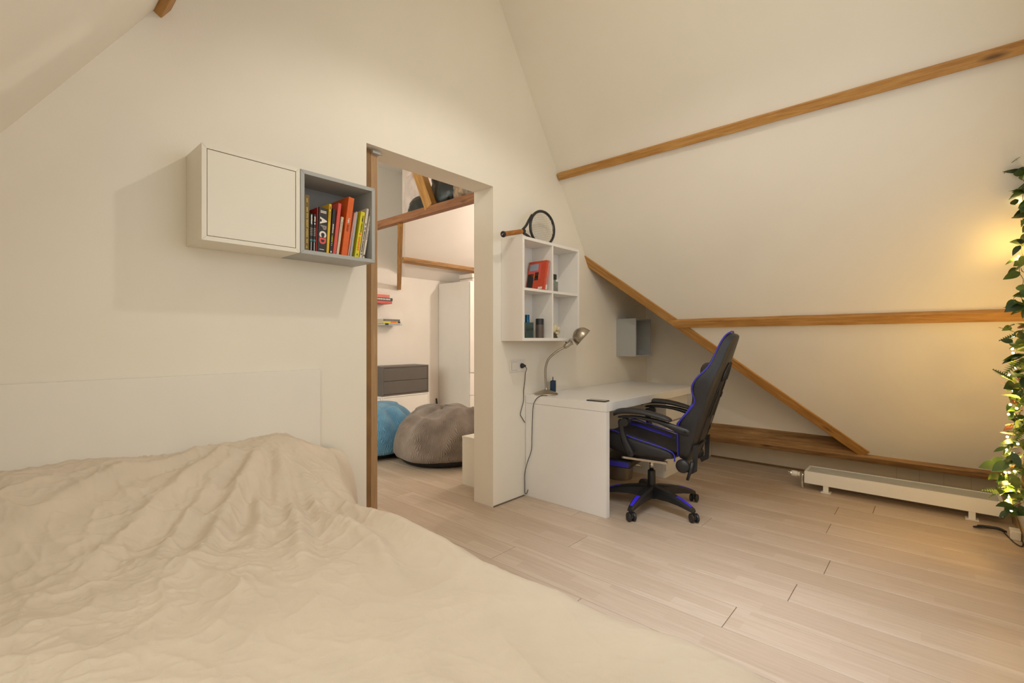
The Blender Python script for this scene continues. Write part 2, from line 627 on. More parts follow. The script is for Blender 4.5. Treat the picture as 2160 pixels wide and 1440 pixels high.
# knee walls and recess wall behind the brace
struct('wall_back', bx(-0.0, XW, 4.87, 4.97, 0, 0.40), 'knee')
bm = BM()
prism(bm, [(0, 4.745, 0.26), (0, 4.70, 1.2), (0, 4.66, 2.4), (0, 3.275, 2.4), (0, 3.275, 2.44), (0, 4.86, 2.44), (0, 4.86, 0.26)], (XW, 0, 0))
struct('wall_recess', bm, 'wall')
struct('trim_2', bx(0.62, XW, 4.855, 4.872, 0.0, 0.012), 'jamb')
for xs in (0.62, 2.06, 2.2, 2.34, 2.49):
    struct('trim_3', bx(xs, xs + 0.0022, 4.8692, 4.8705, 0.014, 0.17), 'knee_seam')
struct('wall_front', bx(-0.0, XW, -1.45, -1.28, 0, 0.45), 'knee')

# right wall with its window (beside the camera, outside the frame)
WY0, WY1, WZ0, WZ1 = 0.6, 2.7, 1.15, 2.35
bm = BM()
box(bm, XW, XW + 0.18, -1.45, WY0, 0, 4.7)
box(bm, XW, XW + 0.18, WY1, 5.7, 0, 4.7)
box(bm, XW, XW + 0.18, WY0, WY1, WZ1, 4.7)
box(bm, XW, XW + 0.18, WY0, WY1, 0, WZ0)
struct('wall_right', bm, 'wall')
w2 = struct('window_2', BM(), 'white')
bm = BM()
for a in ((WY0, WY0 + .06, WZ0, WZ1), (WY1 - .06, WY1, WZ0, WZ1), (WY0, WY1, WZ0, WZ0 + .06), (WY0, WY1, WZ1 - .06, WZ1), (1.62, 1.68, WZ0, WZ1)):
    box(bm, XW + 0.03, XW + 0.09, *a)
struct('window_frame', bm, 'white', w2)
struct('pane', bx(XW + 0.055, XW + 0.06, WY0 + .05, WY1 - .05, WZ0 + .05, WZ1 - .05), 'glass', w2)
struct('baseboard_right', bx(XW - 0.012, XW, 2.5, 4.855, 0, 0.05), 'skirt')

# room next door -----------------------------------------------------
XF = -3.2
struct('wall_far', bx(XF - 0.15, XF, -0.2, 5.7, 0, 3.5), 'wall2')
bm = BM()
for a in ((XF - 0.1, -3.15, 0, 3.5), (-0.35, -WT, 0, 3.5), (-3.15, -0.35, 0, 0.55), (-3.15, -0.35, 2.95, 3.5)):
    box(bm, a[0], a[1], 0.0, 0.12, a[2], a[3])
struct('wall_near', bm, 'wall2')
w3 = struct('added_window_3', BM(), 'white')  # unseen window, added to let the fill into this room
bm = BM()
for a in ((-3.15, -3.09, .55, 2.95), (-0.41, -0.35, .55, 2.95), (-3.15, -0.35, .55, .61), (-3.15, -0.35, 2.89, 2.95), (-1.78, -1.72, .55, 2.95)):
    box(bm, a[0], a[1], 0.03, 0.09, a[2], a[3])
struct('window_frame', bm, 'white', w3)
struct('pane', bx(-3.1, -0.4, 0.057, 0.063, .6, 2.9), 'glass', w3)
struct('wall_end', bx(XF - 0.1, -WT, 5.55, 5.7, 0, 3.5), 'wall2')
struct('ceiling.002', bx(XF - 0.15, -WT, -0.2, 5.7, 3.45, 3.55), 'wall2')
# low slope right of the strut: its left edge leaves the wall at the strut's foot
ta = math.tan(math.radians(31))


def sp(x, y):
    return (x, y, 2.032 + (x - XF) * ta)


e0 = V(sp(XF, 3.862))
e1 = V(sp(-1.0, 2.32))
bm = BM()
prism(bm, [e0, sp(XF, 5.6), sp(-1.0, 5.6), e1], (0, 0, 0.08))
bm2 = bm
prism(bm2, [e0, e1, (XF, 3.862, 3.44)], (0.02, 0.03, 0))
struct('ceiling.003', bm2, 'wall2')


# ------------------------------------------------------------------ timber
def beam(name, p0, p1, up, w, h, mat, label, cat='beam', group=None, bev=0.004, cut0=0.0, cut1=0.0, wob=0.0015):
    """beam from p0 to p1; up = direction of its h side; w = across. Origin at p0, grain along X."""
    p0, p1 = V(p0), V(p1)
    x = (p1 - p0)
    L = x.length
    x.normalize()
    z = V(up)
    z = (z - x * z.dot(x)).normalized()
    y = z.cross(x)
    mw = Matrix([[x.x, y.x, z.x, p0.x], [x.y, y.y, z.y, p0.y], [x.z, y.z, z.z, p0.z], [0, 0, 0, 1]])
    bm = BM()
    n = max(2, int(L / 0.12))
    rings = []
    for i in range(n + 1):
        t = i / n
        ring = []
        for (yy, zz) in ((-w / 2, -h / 2), (w / 2, -h / 2), (w / 2, h / 2), (-w / 2, h / 2)):
            dx = 0
            if i == 0:
                dx = cut0 * zz / h * 2
            if i == n:
                dx = cut1 * zz / h * 2
            j = wob * (noise.noise(V((t * L * 7, yy * 50 + p0.x * 3, zz * 50))) if wob else 0)
            ring.append(bm.verts.new((t * L + dx, yy + j, zz + j)))
        rings.append(ring)
    for a, b in zip(rings, rings[1:]):
        for j in range(4):
            bm.faces.new([a[j], a[(j + 1) % 4], b[(j + 1) % 4], b[j]])
    bm.faces.new(rings[0][::-1])
    bm.faces.new(rings[-1])
    if bev:
        bm.normal_update()
        es = [e for e in bm.edges if len(e.link_faces) == 2 and e.calc_face_angle(0) > 0.7]
        bmesh.ops.bevel(bm, geom=es, offset=bev, segments=2, profile=0.5, affect='EDGES')
    o = obj(name, bm, mat, None, matrix=mw)
    return tag(o, label, cat, group)


BD = 0.16
pr = 0.032
c = lambda s, pr=pr: pr - BD / 2
beam('purlin', sl(0.62, -0.648, pr - BD / 2), sl(XW, -0.642, pr - BD / 2), S_UP, BD, 0.068, 'beam',
     'long brown pine purlin at mid height of the sloped wall, right of the gaming chair', cut0=-0.03)
beam('upper_purlin', sl(0.012, 0.777, 0.03 - BD / 2), sl(XW, 0.772, 0.03 - BD / 2), S_UP, BD, 0.056, 'beam',
     'uppermost pine beam rising to the top right corner of the photo', 'beam')
beam('mirror_purlin', mirror(sl(-0.03, 0.765, 0.03 - BD / 2)), mirror(sl(XW, 0.765, 0.03 - BD / 2)), mirror(S_UP + V((0, 2 * RIDGE_Y, 0))), BD, 0.062, 'beam',
     'tip of a dark brown roof beam at the top left edge of the photo', 'beam')
beam('wall_plate', sl(-0.05, -1.927, 0.034 - BD / 2 - 0.02), sl(XW, -1.927, 0.034 - BD / 2 - 0.02), S_UP, BD + 0.04, 0.058, 'beam2',
     'weathered pine beam low on the back wall, behind the white radiator', 'beam', bev=0.006)
beam('diagonal_brace', sl(-0.09, 0.103, 0.012 - 0.075), sl(1.885, -1.893, 0.012 - 0.075), sl(1, 1) - sl(0, 0), 0.15, 0.078, 'beam',
     'diagonal pine brace running down the sloped wall from the wall shelf to the floor beam', 'beam', bev=0.003)

# room next door timber
beam('tie_beam', (-2.95, 2.8, 2.377), (-WT, 2.8, 2.377), (0, 0, 1), 0.07, 0.072, 'beam3',
     'red brown tie beam seen through the doorway, with bags stored on top', 'beam')
beam('strut', (-1.735, 2.81, 2.335), (-3.2, 3.81, 1.865), (0, 0, 1), 0.055, 0.06, 'beam',
     'short brown strut below the tie beam, ending on the far wall above the books', 'beam', cut1=0.03)
beam('next_room_purlin', (-2.865, 3.63, 2.205), (-2.865, 5.55, 2.205), (-ta, 0, 1), 0.06, 0.072, 'beam2',
     'brown purlin under the far room ceiling, above the tall white wardrobe', 'beam')
beam('slanting_post', (-1.225, 2.80, 2.40), (-1.69, 2.80, 3.33), (1, 0, 0.3), 0.075, 0.11, 'beam',
     'slanting brown post standing on the tie beam between the stored bags', 'beam')


# ------------------------------------------------------------------ cabinets
def mitred_frame(bm, x0, x1, y0, y1, z0, z1, t, back=0.012):
    """open box, open towards +x, panels of thickness t, back panel at x0"""
    box(bm, x0, x1, y0, y0 + t, z0, z1)
    box(bm, x0, x1, y1 - t, y1, z0, z1)
    box(bm, x0, x1, y0 + t, y1 - t, z0, z0 + t)
    box(bm, x0, x1, y0 + t, y1 - t, z1 - t, z1)
    return bm


def mitre_lines(parent, x, y0, y1, z0, z1, t, mat='seam'):
    bm = BM()
    for (ya, za, yb, zb) in ((y0, z0, y0 + t, z0 + t), (y0, z1, y0 + t, z1 - t), (y1, z0, y1 - t, z0 + t), (y1, z1, y1 - t, z1 - t)):
        tube(bm, [(x, ya, za), (x, yb, zb)], 0.0005, 4)
    return obj('mitre_joint', bm, mat, parent, kind='stuff')


# white cube with closed door
Y0, Y1, Z0, Z1, XD = 0.556, 0.931, 1.551, 1.922, 0.206
t = thing('wall_cabinet', 'white closed cube wall cabinet beside the grey cube of books', 'cabinet', (0, 0.74, Z0))
bm = mitred_frame(BM(), 0.001, XD, Y0, Y1, Z0, Z1, 0.017)
box(bm, 0.001, 0.01, Y0 + .017, Y1 - .017, Z0 + .017, Z1 - .017)
obj('body', bm, 'cream', t)
mitre_lines(t, XD, Y0, Y1, Z0, Z1, 0.017, 'greyc')
obj('door', bx(XD - 0.019, XD - 0.0015, Y0 + .0195, Y1 - .0195, Z0 + .0195, Z1 - .0195, bev=0.001), 'cream', t)
obj('shadow_gap', bx(XD - 0.025, XD - 0.021, Y0 + .017, Y1 - .017, Z0 + .017, Z1 - .017), 'seam', t)

# grey open cube with books
Y0, Y1 = 0.934, 1.305
t = thing('wall_cabinet', 'light grey open cube shelf full of books, left of the doorway', 'cabinet', (0, 1.12, Z0))
bm = mitred_frame(BM(), 0.001, XD, Y0, Y1, Z0, Z1, 0.017)
obj('body', bm, 'greyc', t)
mitre_lines(t, XD, Y0, Y1, Z0, Z1, 0.017, 'darkc')
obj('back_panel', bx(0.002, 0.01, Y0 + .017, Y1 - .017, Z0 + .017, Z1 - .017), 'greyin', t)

# small grey open cube over the desk
t = thing('wall_cabinet', 'small light grey open cube on the wall above the desk corner', 'cabinet', (0, 4.23, 1.008))
bm = mitred_frame(BM(), 0.001, 0.204, 4.071, 4.388, 1.008, 1.366, 0.014)
obj('body', bm, 'greyc', t)
mitre_lines(t, 0.204, 4.071, 4.388, 1.008, 1.366, 0.014, 'darkc')
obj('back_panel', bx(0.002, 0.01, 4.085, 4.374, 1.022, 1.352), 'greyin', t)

# white shelf of four compartments
t = thing('wall_shelf', 'white wall shelf of four compartments above the desk, racket on top', 'shelf', (0, 2.79, 1.158))
SX, SY0, SY1, SZ0, SZ1, ST = 0.20, 2.447, 3.136, 1.158, 1.876, 0.021
for nm, a in (('side_panel', (0.001, SX, SY0, SY0 + ST, SZ0, SZ1)), ('side_panel', (0.001, SX, SY1 - ST, SY1, SZ0, SZ1)),
              ('top_panel', (0.001, SX, SY0 + ST, SY1 - ST, SZ1 - ST, SZ1)), ('bottom_panel', (0.001, SX, SY0 + ST, SY1 - ST, SZ0, SZ0 + ST)),
              ('divider', (0.009, SX - .001, 2.782, 2.797, SZ0 + ST, SZ1 - ST)),
              ('shelf_board', (0.009, SX - .001, SY0 + ST, 2.782, 1.507, 1.525)), ('shelf_board', (0.009, SX - .001, 2.797, SY1 - ST, 1.507, 1.525)),
              ('back_panel', (0.001, 0.009, SY0 + ST, SY1 - ST, SZ0 + ST, SZ1 - ST))):
    obj(nm, bx(*a, bev=0.0008, seg=1), 'white', t)


# ------------------------------------------------------------------ books (spines towards +x)
def standing_book(name, label, bl, br, tl, tr, xs, depth, col, group, band=None, lift=0.0):
    """spine quad given by (y, z) corners at x = xs; the book stands along -x"""
    lean = (tl[0] - bl[0] + tr[0] - br[0]) / 2
    h = (tl[1] - bl[1] + tr[1] - br[1]) / 2
    w = (br[0] - bl[0] + tr[0] - tl[0]) / 2
    ang = math.atan2(lean, h)
    H = math.hypot(lean, h)
    by = (bl[0] + br[0]) / 2
    bz = min(bl[1], br[1]) + lift
    # lowest corner touches the board
    base = V((xs, by, bz + abs(math.sin(ang)) * w / 2))
    mw = Matrix.Translation(base) @ Matrix.Rotation(-ang, 4, 'X')
    t = link(name, None)
    t.empty_display_size = 0.03
    t.matrix_world = mw
    t['mw'] = [x for r in mw for x in r]
    tag(t, label, 'book', group)
    m = book_mat(col)
    w2 = w / 2 - 0.0006
    bm = BM()
    box(bm, -depth, 0, -w2, -w2 + 0.0018, 0, H)
    box(bm, -depth, 0, w2 - 0.0018, w2, 0, H)
    box(bm, -0.002, 0.0012, -w2, w2, 0, H, bev=0.0008, seg=1)
    obj('cover', bm, m, t, world=False)
    obj('pages', bx(-depth + .003, -.002, -w2 + .0018, w2 - .0018, .002, H - .003), 'paper', t, world=False)
    return t, H, w


def spine_text(b, s, zf, size, mat, H, yo=0.0, squeeze=1.0, align='LEFT', bold=0.0):
    """text running down the spine, starting at fraction zf of its height from the top"""
    o = _mw(b) @ V((0.0016, yo, H * (1 - zf)))
    R = _mw(b).to_3x3()
    return text(b, s, o, R @ V((0, 0, -1)), R @ V((0, 1, 0)), size, mat, squeeze, align=align, bold=bold)


def print_row(b, z0, z1, yo, size, mat, H, seed=1):
    """a row of illegibly small print running down a spine (fractions from the top)"""
    rr = random.Random(seed)
    bm = BM()
    z = H * (1 - z0)
    while z > H * (1 - z1):
        ln = size * rr.uniform(0.45, 0.75)
        if rr.random() < 0.86:
            ya = yo - size * 0.38 * rr.choice((1, 1, 0.7))
            box(bm, 0.0012, 0.0016, ya, yo + size * 0.38 * rr.choice((1, 0.8)), z - ln * 0.8, z)
        z -= ln
    return obj('small_print', bm, mat, b, world=False, kind='stuff')


XS = 0.186
BT = Z0 + 0.017      # top of the bottom board
GRP = 'books in the grey cube'
BK = [
 ('olive gold hardback at the left end of the grey cube', (0.958, BT), (0.981, BT), (0.960, 1.819), (0.983, 1.819), (0.17, 0.105, 0.012), 0.16),
 ('thin black paperback with a city photo, next to the olive gold book', (0.983, BT), (0.996, BT), (0.986, 1.739), (0.999, 1.739), (0.018, 0.016, 0.015), 0.12),
 ('thin black paperback with a city photo, left of the thin dark red book', (0.998, BT), (1.010, BT), (1.002, 1.739), (1.014, 1.739), (0.022, 0.018, 0.017), 0.12),
 ('thin dark red book squeezed against the black ABCD book', (1.0115, BT), (1.0165, BT), (1.018, 1.773), (1.024, 1.773), (0.36, 0.02, 0.018), 0.16),
 ('thick black book lettered ABCD in white and coral', (1.0175, BT), (1.0605, BT), (1.027, 1.775), (1.070, 1.775), (0.022, 0.017, 0.014), 0.15),
 ('slim bright yellow book right of the black ABCD book', (1.0625, BT), (1.0735, BT), (1.0745, 1.801), (1.0895, 1.801), (0.68, 0.42, 0.015), 0.17),
 ('slim black book between the yellow and the coral book', (1.0755, BT), (1.0915, BT), (1.094, 1.783), (1.110, 1.783), (0.018, 0.014, 0.012), 0.15),
 ('coral red book with a taller spine, left of the short cream book', (1.093, BT), (1.109, BT), (1.121, 1.814), (1.138, 1.814), (0.64, 0.085, 0.055), 0.17),
 ('short cream paperback between the coral and the orange book', (1.1105, BT), (1.1235, BT), (1.1365, 1.752), (1.1495, 1.752), (0.60, 0.50, 0.36), 0.12),
 ('tall thick orange book, tallest in the grey cube', (1.136, BT), (1.166, BT), (1.174, 1.854), (1.205, 1.854), (0.66, 0.11, 0.008), 0.165),
 ('thin salmon pink book leaning on the tall orange book', (1.1675, BT), (1.1765, BT), (1.2045, 1.785), (1.2115, 1.785), (0.62, 0.28, 0.20), 0.13),
 ('thin pale blue grey book left of the lemon yellow book', (1.178, BT), (1.190, BT), (1.211, 1.791), (1.2235, 1.791), (0.36, 0.37, 0.40), 0.14),
 ('lemon yellow paperback with red and black lettering', (1.205, BT), (1.227, BT), (1.2395, 1.797), (1.2635, 1.797), (0.66, 0.58, 0.012), 0.15),
 ('tall cream paperback with black lettering, right of the lemon yellow book', (1.231, BT), (1.2445, BT), (1.2715, 1.819), (1.285, 1.819), (0.66, 0.58, 0.48), 0.14),
 ('thin cream paperback at the right end of the grey cube', (1.2475, BT), (1.2585, BT), (1.286, 1.784), (1.297, 1.784), (0.68, 0.60, 0.50), 0.13),
]
BO = []
for lab, bl, br, tl, tr, col, dp in BK:
    b, H, w = standing_book('book', lab, bl, br, tl, tr, XS, dp, col, GRP)
    BO.append((b, H, w))
b, H, w = BO[0]
print_row(b, 0.06, 0.12, 0, 0.008, 'gold_ink', H, 3)
print_row(b, 0.22, 0.86, 0.001, 0.010, 'gold_ink', H, 4)
obj('publisher_mark', prism(BM(), [(0.0012, -0.004, 0.012), (0.0012, 0.004, 0.012), (0.0012, 0, 0.026)], (0.0005, 0, 0)), 'gold_ink', b, world=False)
for i in (1, 2):
    b, H, w = BO[i]
    print_row(b, 0.03, 0.26, 0, 0.008, 'white_ink', H, i)
    for q in range(5):
        obj('photo_band', bx(0.0012, 0.0016, -w / 2 + .001, w / 2 - .001, H * (0.42 + q * .045), H * (0.445 + q * .045)), 'grey_ink', b, world=False)
    obj('photo_band', bx(0.0012, 0.0016, -w / 2 + .001, w / 2 - .001, H * 0.27, H * 0.325), 'teal_ink', b, world=False)
    obj('photo_band', bx(0.0012, 0.0016, -0.001, 0.001, 0.004, H * 0.25), 'white_ink', b, world=False)
b, H, w = BO[4]
for zz in (0.925, 0.893):
    bm = BM()
    for q in range(8):
        box(bm, 0.0012, 0.0016, -0.0135 + q * 0.0035, -0.0135 + q * 0.0035 + 0.0028, H * zz - 0.0022, H * zz + 0.0022)
    obj('small_print', bm, 'white_ink', b, world=False, kind='stuff')
bm = BM()
for q in range(8):
    box(bm, 0.0012, 0.0016, -0.011 + q * 0.0027, -0.011 + q * 0.0027 + 0.002, H * 0.07 - 0.0018, H * 0.07 + 0.0018)
obj('small_print', bm, 'white_ink', b, world=False, kind='stuff')
for ch, zf, mt in (('A', 0.225, 'white_ink'), ('B', 0.385, 'taupe_ink'), ('C', 0.52, 'white_ink'), ('D', 0.665, 'red_ink')):
    spine_text(b, ch, zf, 0.041, mt, H, 0.0, 0.95, bold=0.0022)
b, H, w = BO[5]
obj('ink_stroke', prism(BM(), [(0.0012, -0.0014, H * 0.84), (0.0012, 0.0014, H * 0.86), (0.0012, 0.001, H * 0.66), (0.0012, 0.0, H * 0.62)], (0.0005, 0, 0)), 'black_ink', b, world=False)
print_row(b, 0.05, 0.1, 0, 0.006, 'black_ink', H, 6)
b, H, w = BO[6]
print_row(b, 0.34, 0.54, 0, 0.006, 'white_ink', H, 7)
print_row(b, 0.57, 0.82, 0, 0.0055, 'yellow_ink', H, 8)
obj('publisher_mark', bx(0.0012, 0.0016, -0.003, 0.003, H * 0.03, H * 0.065), 'white_ink', b, world=False)
b, H, w = BO[7]
print_row(b, 0.2, 0.72, 0, 0.006, 'red_ink', H, 9)
b, H, w = BO[8]
print_row(b, 0.12, 0.4, 0, 0.004, 'grey_ink', H, 10)
b, H, w = BO[9]
spine_text(b, 'I am', 0.36, 0.016, 'white_ink', H, squeeze=0.85, bold=0.0004)
spine_text(b, 'zlatan', 0.47, 0.016, 'black_ink', H, squeeze=0.95)
b, H, w = BO[12]
spine_text(b, 'TOMMY WIERINGA', 0.08, 0.0105, 'black_ink', H, 0.002, 0.95, bold=0.0003)
bm = BM()
lathe(bm, [(0, 0.0012), (0.006, 0.0012), (0.006, 0.0017), (0, 0.0017)], (0, 0, H * 0.51), (1, 0, 0), 12)
obj('publisher_mark', bm, 'orange_ink', b, world=False)
print_row(b, 0.55, 0.86, 0, 0.015, 'orange_ink', H, 12)
print_row(b, 0.92, 0.955, 0, 0.008, 'black_ink', H, 13)
b, H, w = BO[13]
print_row(b, 0.30, 0.93, 0, 0.0075, 'black_ink', H, 14)
b, H, w = BO[14]
print_row(b, 0.08, 0.3, 0.001, 0.005, 'grey_ink', H, 15)
print_row(b, 0.34, 0.56, 0, 0.006, 'grey_ink', H, 16)
obj('publisher_mark', bx(0.0012, 0.0016, -0.003, 0.003, H * 0.05, H * 0.09), 'black_ink', b, world=False)

# two books in the white shelf
GR2 = 'books in the white wall shelf'
b, H, w = standing_book('book', 'red book with a photo cover leaning in the upper left shelf compartment', (2.687, 1.5255), (2.706, 1.5255), (2.733, 1.742), (2.752, 1.742), 0.188, 0.165, (0.60, 0.075, 0.03), GR2)
for nm, a, mt in (('cover_photo', (-0.160, -0.045, 0.085, 0.205), 'red_ink'), ('cover_photo', (-0.160, -0.105, 0.02, 0.125), 'black_ink'),
                  ('cover_photo', (-0.095, -0.06, 0.075, 0.135), 'black_ink'), ('cover_photo', (-0.152, -0.07, 0.150, 0.200), 'spkt'),
                  ('cover_photo', (-0.125, -0.055, 0.095, 0.118), 'orange_ink'), ('cover_label', (-0.050, -0.012, 0.006, 0.022), 'white_ink')):
    o = obj(nm, bx(a[0], a[1], -w / 2 - 0.0004 - 0.0003 * (mt != 'red_ink'), -w / 2 + 0.001, a[2], a[3], bev=0), mt, b, world=False)
b, H, w = standing_book('book', 'pink book leaning between the red book and the shelf divider', (2.707, 1.5255), (2.7255, 1.5255), (2.753, 1.742), (2.7725, 1.742), 0.191, 0.155, (0.62, 0.25, 0.21), GR2)
obj('spine_stripe', bx(0.0012, 0.0016, -0.003, 0.000, H * 0.22, H * 0.80), 'red_ink', b, world=False)
obj('spine_stripe', bx(0.0012, 0.0016, 0.003, 0.005, H * 0.24, H * 0.70), 'red_ink', b, world=False)
obj('spine_label', bx(0.0012, 0.0017, -w / 2 + .001, w / 2 - .001, 0.004, H * 0.17), 'white_ink', b, world=False)

# things in the shelf
zb = SZ0 + ST
t = thing('perfume_bottle', 'dark teal perfume bottle with blue cap in the lower left compartment', 'bottle', (0.13, 2.585, zb))
obj('bottle', bx(0.108, 0.148, 2.537, 2.633, zb, zb + 0.112, bev=0.007, seg=3), 'perf', t, smooth=True, auto=40)
bm = lathe(BM(), [(0.0, 0), (0.0165, 0), (0.0165, 0.03), (0.0145, 0.034), (0.0165, 0.036), (0.0165, 0.05), (0.014, 0.053), (0, 0.053)], (0.128, 2.582, zb + 0.112))
obj('cap', bm, 'perfcap', t, smooth=True, auto=40)
t = thing('spray_can', 'taupe spray can with a black cap, between bottle and divider', 'can', (0.12, 2.735, zb))
bm = lathe(BM(), [(0, 0), (0.03, 0), (0.031, 0.004), (0.031, 0.098), (0, 0.098)], (0.12, 2.734, zb))
obj('can', bm, 'can', t, smooth=True, auto=40)
bm = lathe(BM(), [(0, 0.0982), (0.0305, 0.0982), (0.0305, 0.137), (0.029, 0.142), (0, 0.142)], (0.12, 2.734, zb))
obj('cap', bm, 'black', t, smooth=True, auto=40)
t = thing('glass_jar', 'small clear glass jar half hidden behind the perfume bottle', 'jar', (0.07, 2.66, zb))
bm = lathe(BM(), [(0, 0), (0.02, 0), (0.026, 0.012), (0.026, 0.035), (0.018, 0.045), (0.018, 0.052), (0.015, 0.052), (0.015, 0.045), (0.022, 0.034), (0.022, 0.014), (0, 0.006)], (0.07, 2.665, zb))
obj('jar', bm, glass('thin_glass', (0.62, 0.60, 0.55), 0.55), t, smooth=True)
t = thing('figurine', 'ivory skull figurine on a dark base in the lower right compartment', 'figurine', (0.11, 2.90, zb))
bm = BM()
blob(bm, (0.11, 2.915, zb + 0.078), 0.036, 16, (1.0, 1.05, 0.95))
blob(bm, (0.128, 2.945, zb + 0.058), 0.025, 14, (0.9, 1.0, 1.1))
blob(bm, (0.12, 2.895, zb + 0.06), 0.024, 12)
blob(bm, (0.145, 2.925, zb + 0.07), 0.018, 12)
blob(bm, (0.13, 2.93, zb + 0.038), 0.02, 12, (1, 1, .8))
obj('skull', bm, 'bone', t, smooth=True)
bm = lathe(BM(), [(0, 0), (0.03, 0), (0.032, 0.008), (0.024, 0.016), (0.026, 0.026), (0.014, 0.034), (0, 0.036)], (0.12, 2.905, zb))
obj('base', bm, 'base_dark', t, smooth=True)
zb2 = 1.525
t = thing('perfume_bottle', 'pale green perfume bottle with a black cap in the upper right compartment', 'bottle', (0.11, 2.92, zb2))
obj('bottle', bx(0.10, 0.13, 2.875, 2.952, zb2, zb2 + 0.088, bev=0.006, seg=3), 'perfg', t, smooth=True, auto=40)
obj('label', bx(0.130, 0.1306, 2.885, 2.945, zb2 + 0.012, zb2 + 0.058), 'grey_ink', t)
obj('label_mark', tube(BM(), spline([(0.1308, 2.90, zb2 + 0.045), (0.1308, 2.892, zb2 + 0.03), (0.1308, 2.905, zb2 + 0.024), (0.1308, 2.915, zb2 + 0.046), (0.1308, 2.93, zb2 + 0.03), (0.1308, 2.938, zb2 + 0.04)], 4), 0.0022, 6), 'perfg', t)
obj('neck', bx(0.107, 0.123, 2.898, 2.93, zb2 + 0.088, zb2 + 0.102, bev=0.002), 'perfg', t)
obj('cap', bx(0.103, 0.127, 2.892, 2.936, zb2 + 0.102, zb2 + 0.142, bev=0.003), 'black', t)

# tennis racket lying on its edge on the shelf, tipped against the wall
t = thing('tennis_racket', 'black tennis racket with a tan grip lying on top of the white shelf', 'racket', (0.1, 2.65, SZ1))
butt = V((0.15, 2.301, 1.867))
hd = butt + V((-0.10, 1.0, 0.27)).normalized() * 0.512               # head centre
ax = (hd - butt).normalized()
side = (V((-0.03, 0.0, 1.0)) - ax * V((-0.03, 0, 1.0)).dot(ax)).normalized()
nrm = ax.cross(side)
A_, B_ = 0.166, 0.126


def rk(a, s, n=0.0):
    return hd + ax * a + side * s + nrm * n


ring = [rk(A_ * math.cos(u), B_ * math.sin(u)) for u in [2 * PI * i / 48 for i in range(48)]]
obj('hoop', tube(BM(), ring, 0.0105, 8, closed=True), 'black', t, smooth=True)
bm = BM()
for sg in (1, -1):
    tube(bm, spline([rk(-0.115, sg * 0.105), rk(-0.165, sg * 0.072), rk(-0.215, sg * 0.036), rk(-0.262, sg * 0.013)], 6), 0.0095, 8)
tube(bm, [rk(-0.25, 0), rk(-0.29, 0)], 0.015, 10)
obj('throat', bm, 'black', t, smooth=True)
L0 = (hd - butt).length
obj('grip', tube(BM(), [butt + ax * 0.012, butt + ax * 0.05, butt + ax * (L0 - 0.285)], [0.0185, 0.0165, 0.0165], 8), 'grip', t)
obj('butt_cap', lathe(BM(), [(0, 0), (0.018, 0), (0.021, 0.004), (0.021, 0.012), (0.018, 0.016), (0, 0.016)], butt, ax, 16), 'black', t, smooth=True)
obj('butt_mark', tube(BM(), spline([butt - ax * .0005 + side * .005 + nrm * .006, butt - ax * .0005 - side * .001, butt - ax * .0005 - side * .004 - nrm * .008], 4), 0.0015, 5), 'white_ink', t)
bm = BM()
for i in range(-7, 8):
    s = i * 0.0165
    a = A_ * math.sqrt(max(0, 1 - (s / B_) ** 2))
    tube(bm, [rk(-a, s), rk(a, s)], 0.0011, 4)
obj('main_strings', bm, 'string', t, kind='stuff')
bm = BM()
for i in range(-9, 10):
    a = i * 0.0172
    s = B_ * math.sqrt(max(0, 1 - (a / A_) ** 2))
    tube(bm, [rk(a, -s), rk(a, s)], 0.0011, 4)
obj('cross_strings', bm, 'string', t, kind='stuff')

# ------------------------------------------------------------------ desk
t = thing('desk', 'long white desk against the wall under the shelf, open leg space', 'desk', (0.35, 3.5, 0))
DX, DYA, DYB, DT = 0.693, 2.712, 4.30, 0.752
obj('tabletop', bx(0.004, DX, DYA, DYB, DT - 0.058, DT, bev=0.0015), 'deskw', t)
obj('end_panel', bx(0.004, DX - .001, DYA + .0005, DYA + 0.042, 0.0, DT - 0.0595, bev=0.001), 'deskw', t)
obj('pedestal', bx(0.02, 0.585, 3.826, 4.285, 0.0, DT - 0.0595), 'deskw', t)
for z0, z1 in ((0.06, 0.26), (0.264, 0.47), (0.474, 0.684)):
    d = obj('drawer', bx(0.5852, 0.606, 3.828, 4.283, z0, z1, bev=0.001), 'deskw', t)
    obj('finger_groove', bx(0.6058, 0.6068, 3.84, 4.27, z1 - 0.006, z1 - 0.001), 'seam', d)
obj('plinth', bx(0.586, 0.595, 3.83, 4.28, 0.0, 0.058), 'deskw', t)
obj('modesty_panel', bx(0.05, 0.068, DYA + .043, 3.825, 0.30, DT - 0.0595), 'deskw', t)

# phone
t = thing('smartphone', 'smartphone lying flat near the front left corner of the desk', 'phone', (0.6, 2.77, DT))
mw = Matrix.Translation((0.59, 2.775, DT)) @ Matrix.Rotation(math.radians(6), 4, 'Z')
bm = bx(-0.07, 0.07, -0.034, 0.034, 0, 0.0075, bev=0.0035, seg=2)
bm.transform(mw)
obj('case', bm, 'black', t)
bm = bx(-0.067, 0.067, -0.031, 0.031, 0.0072, 0.008)
bm.transform(mw)
obj('screen', bm, 'screen', t)

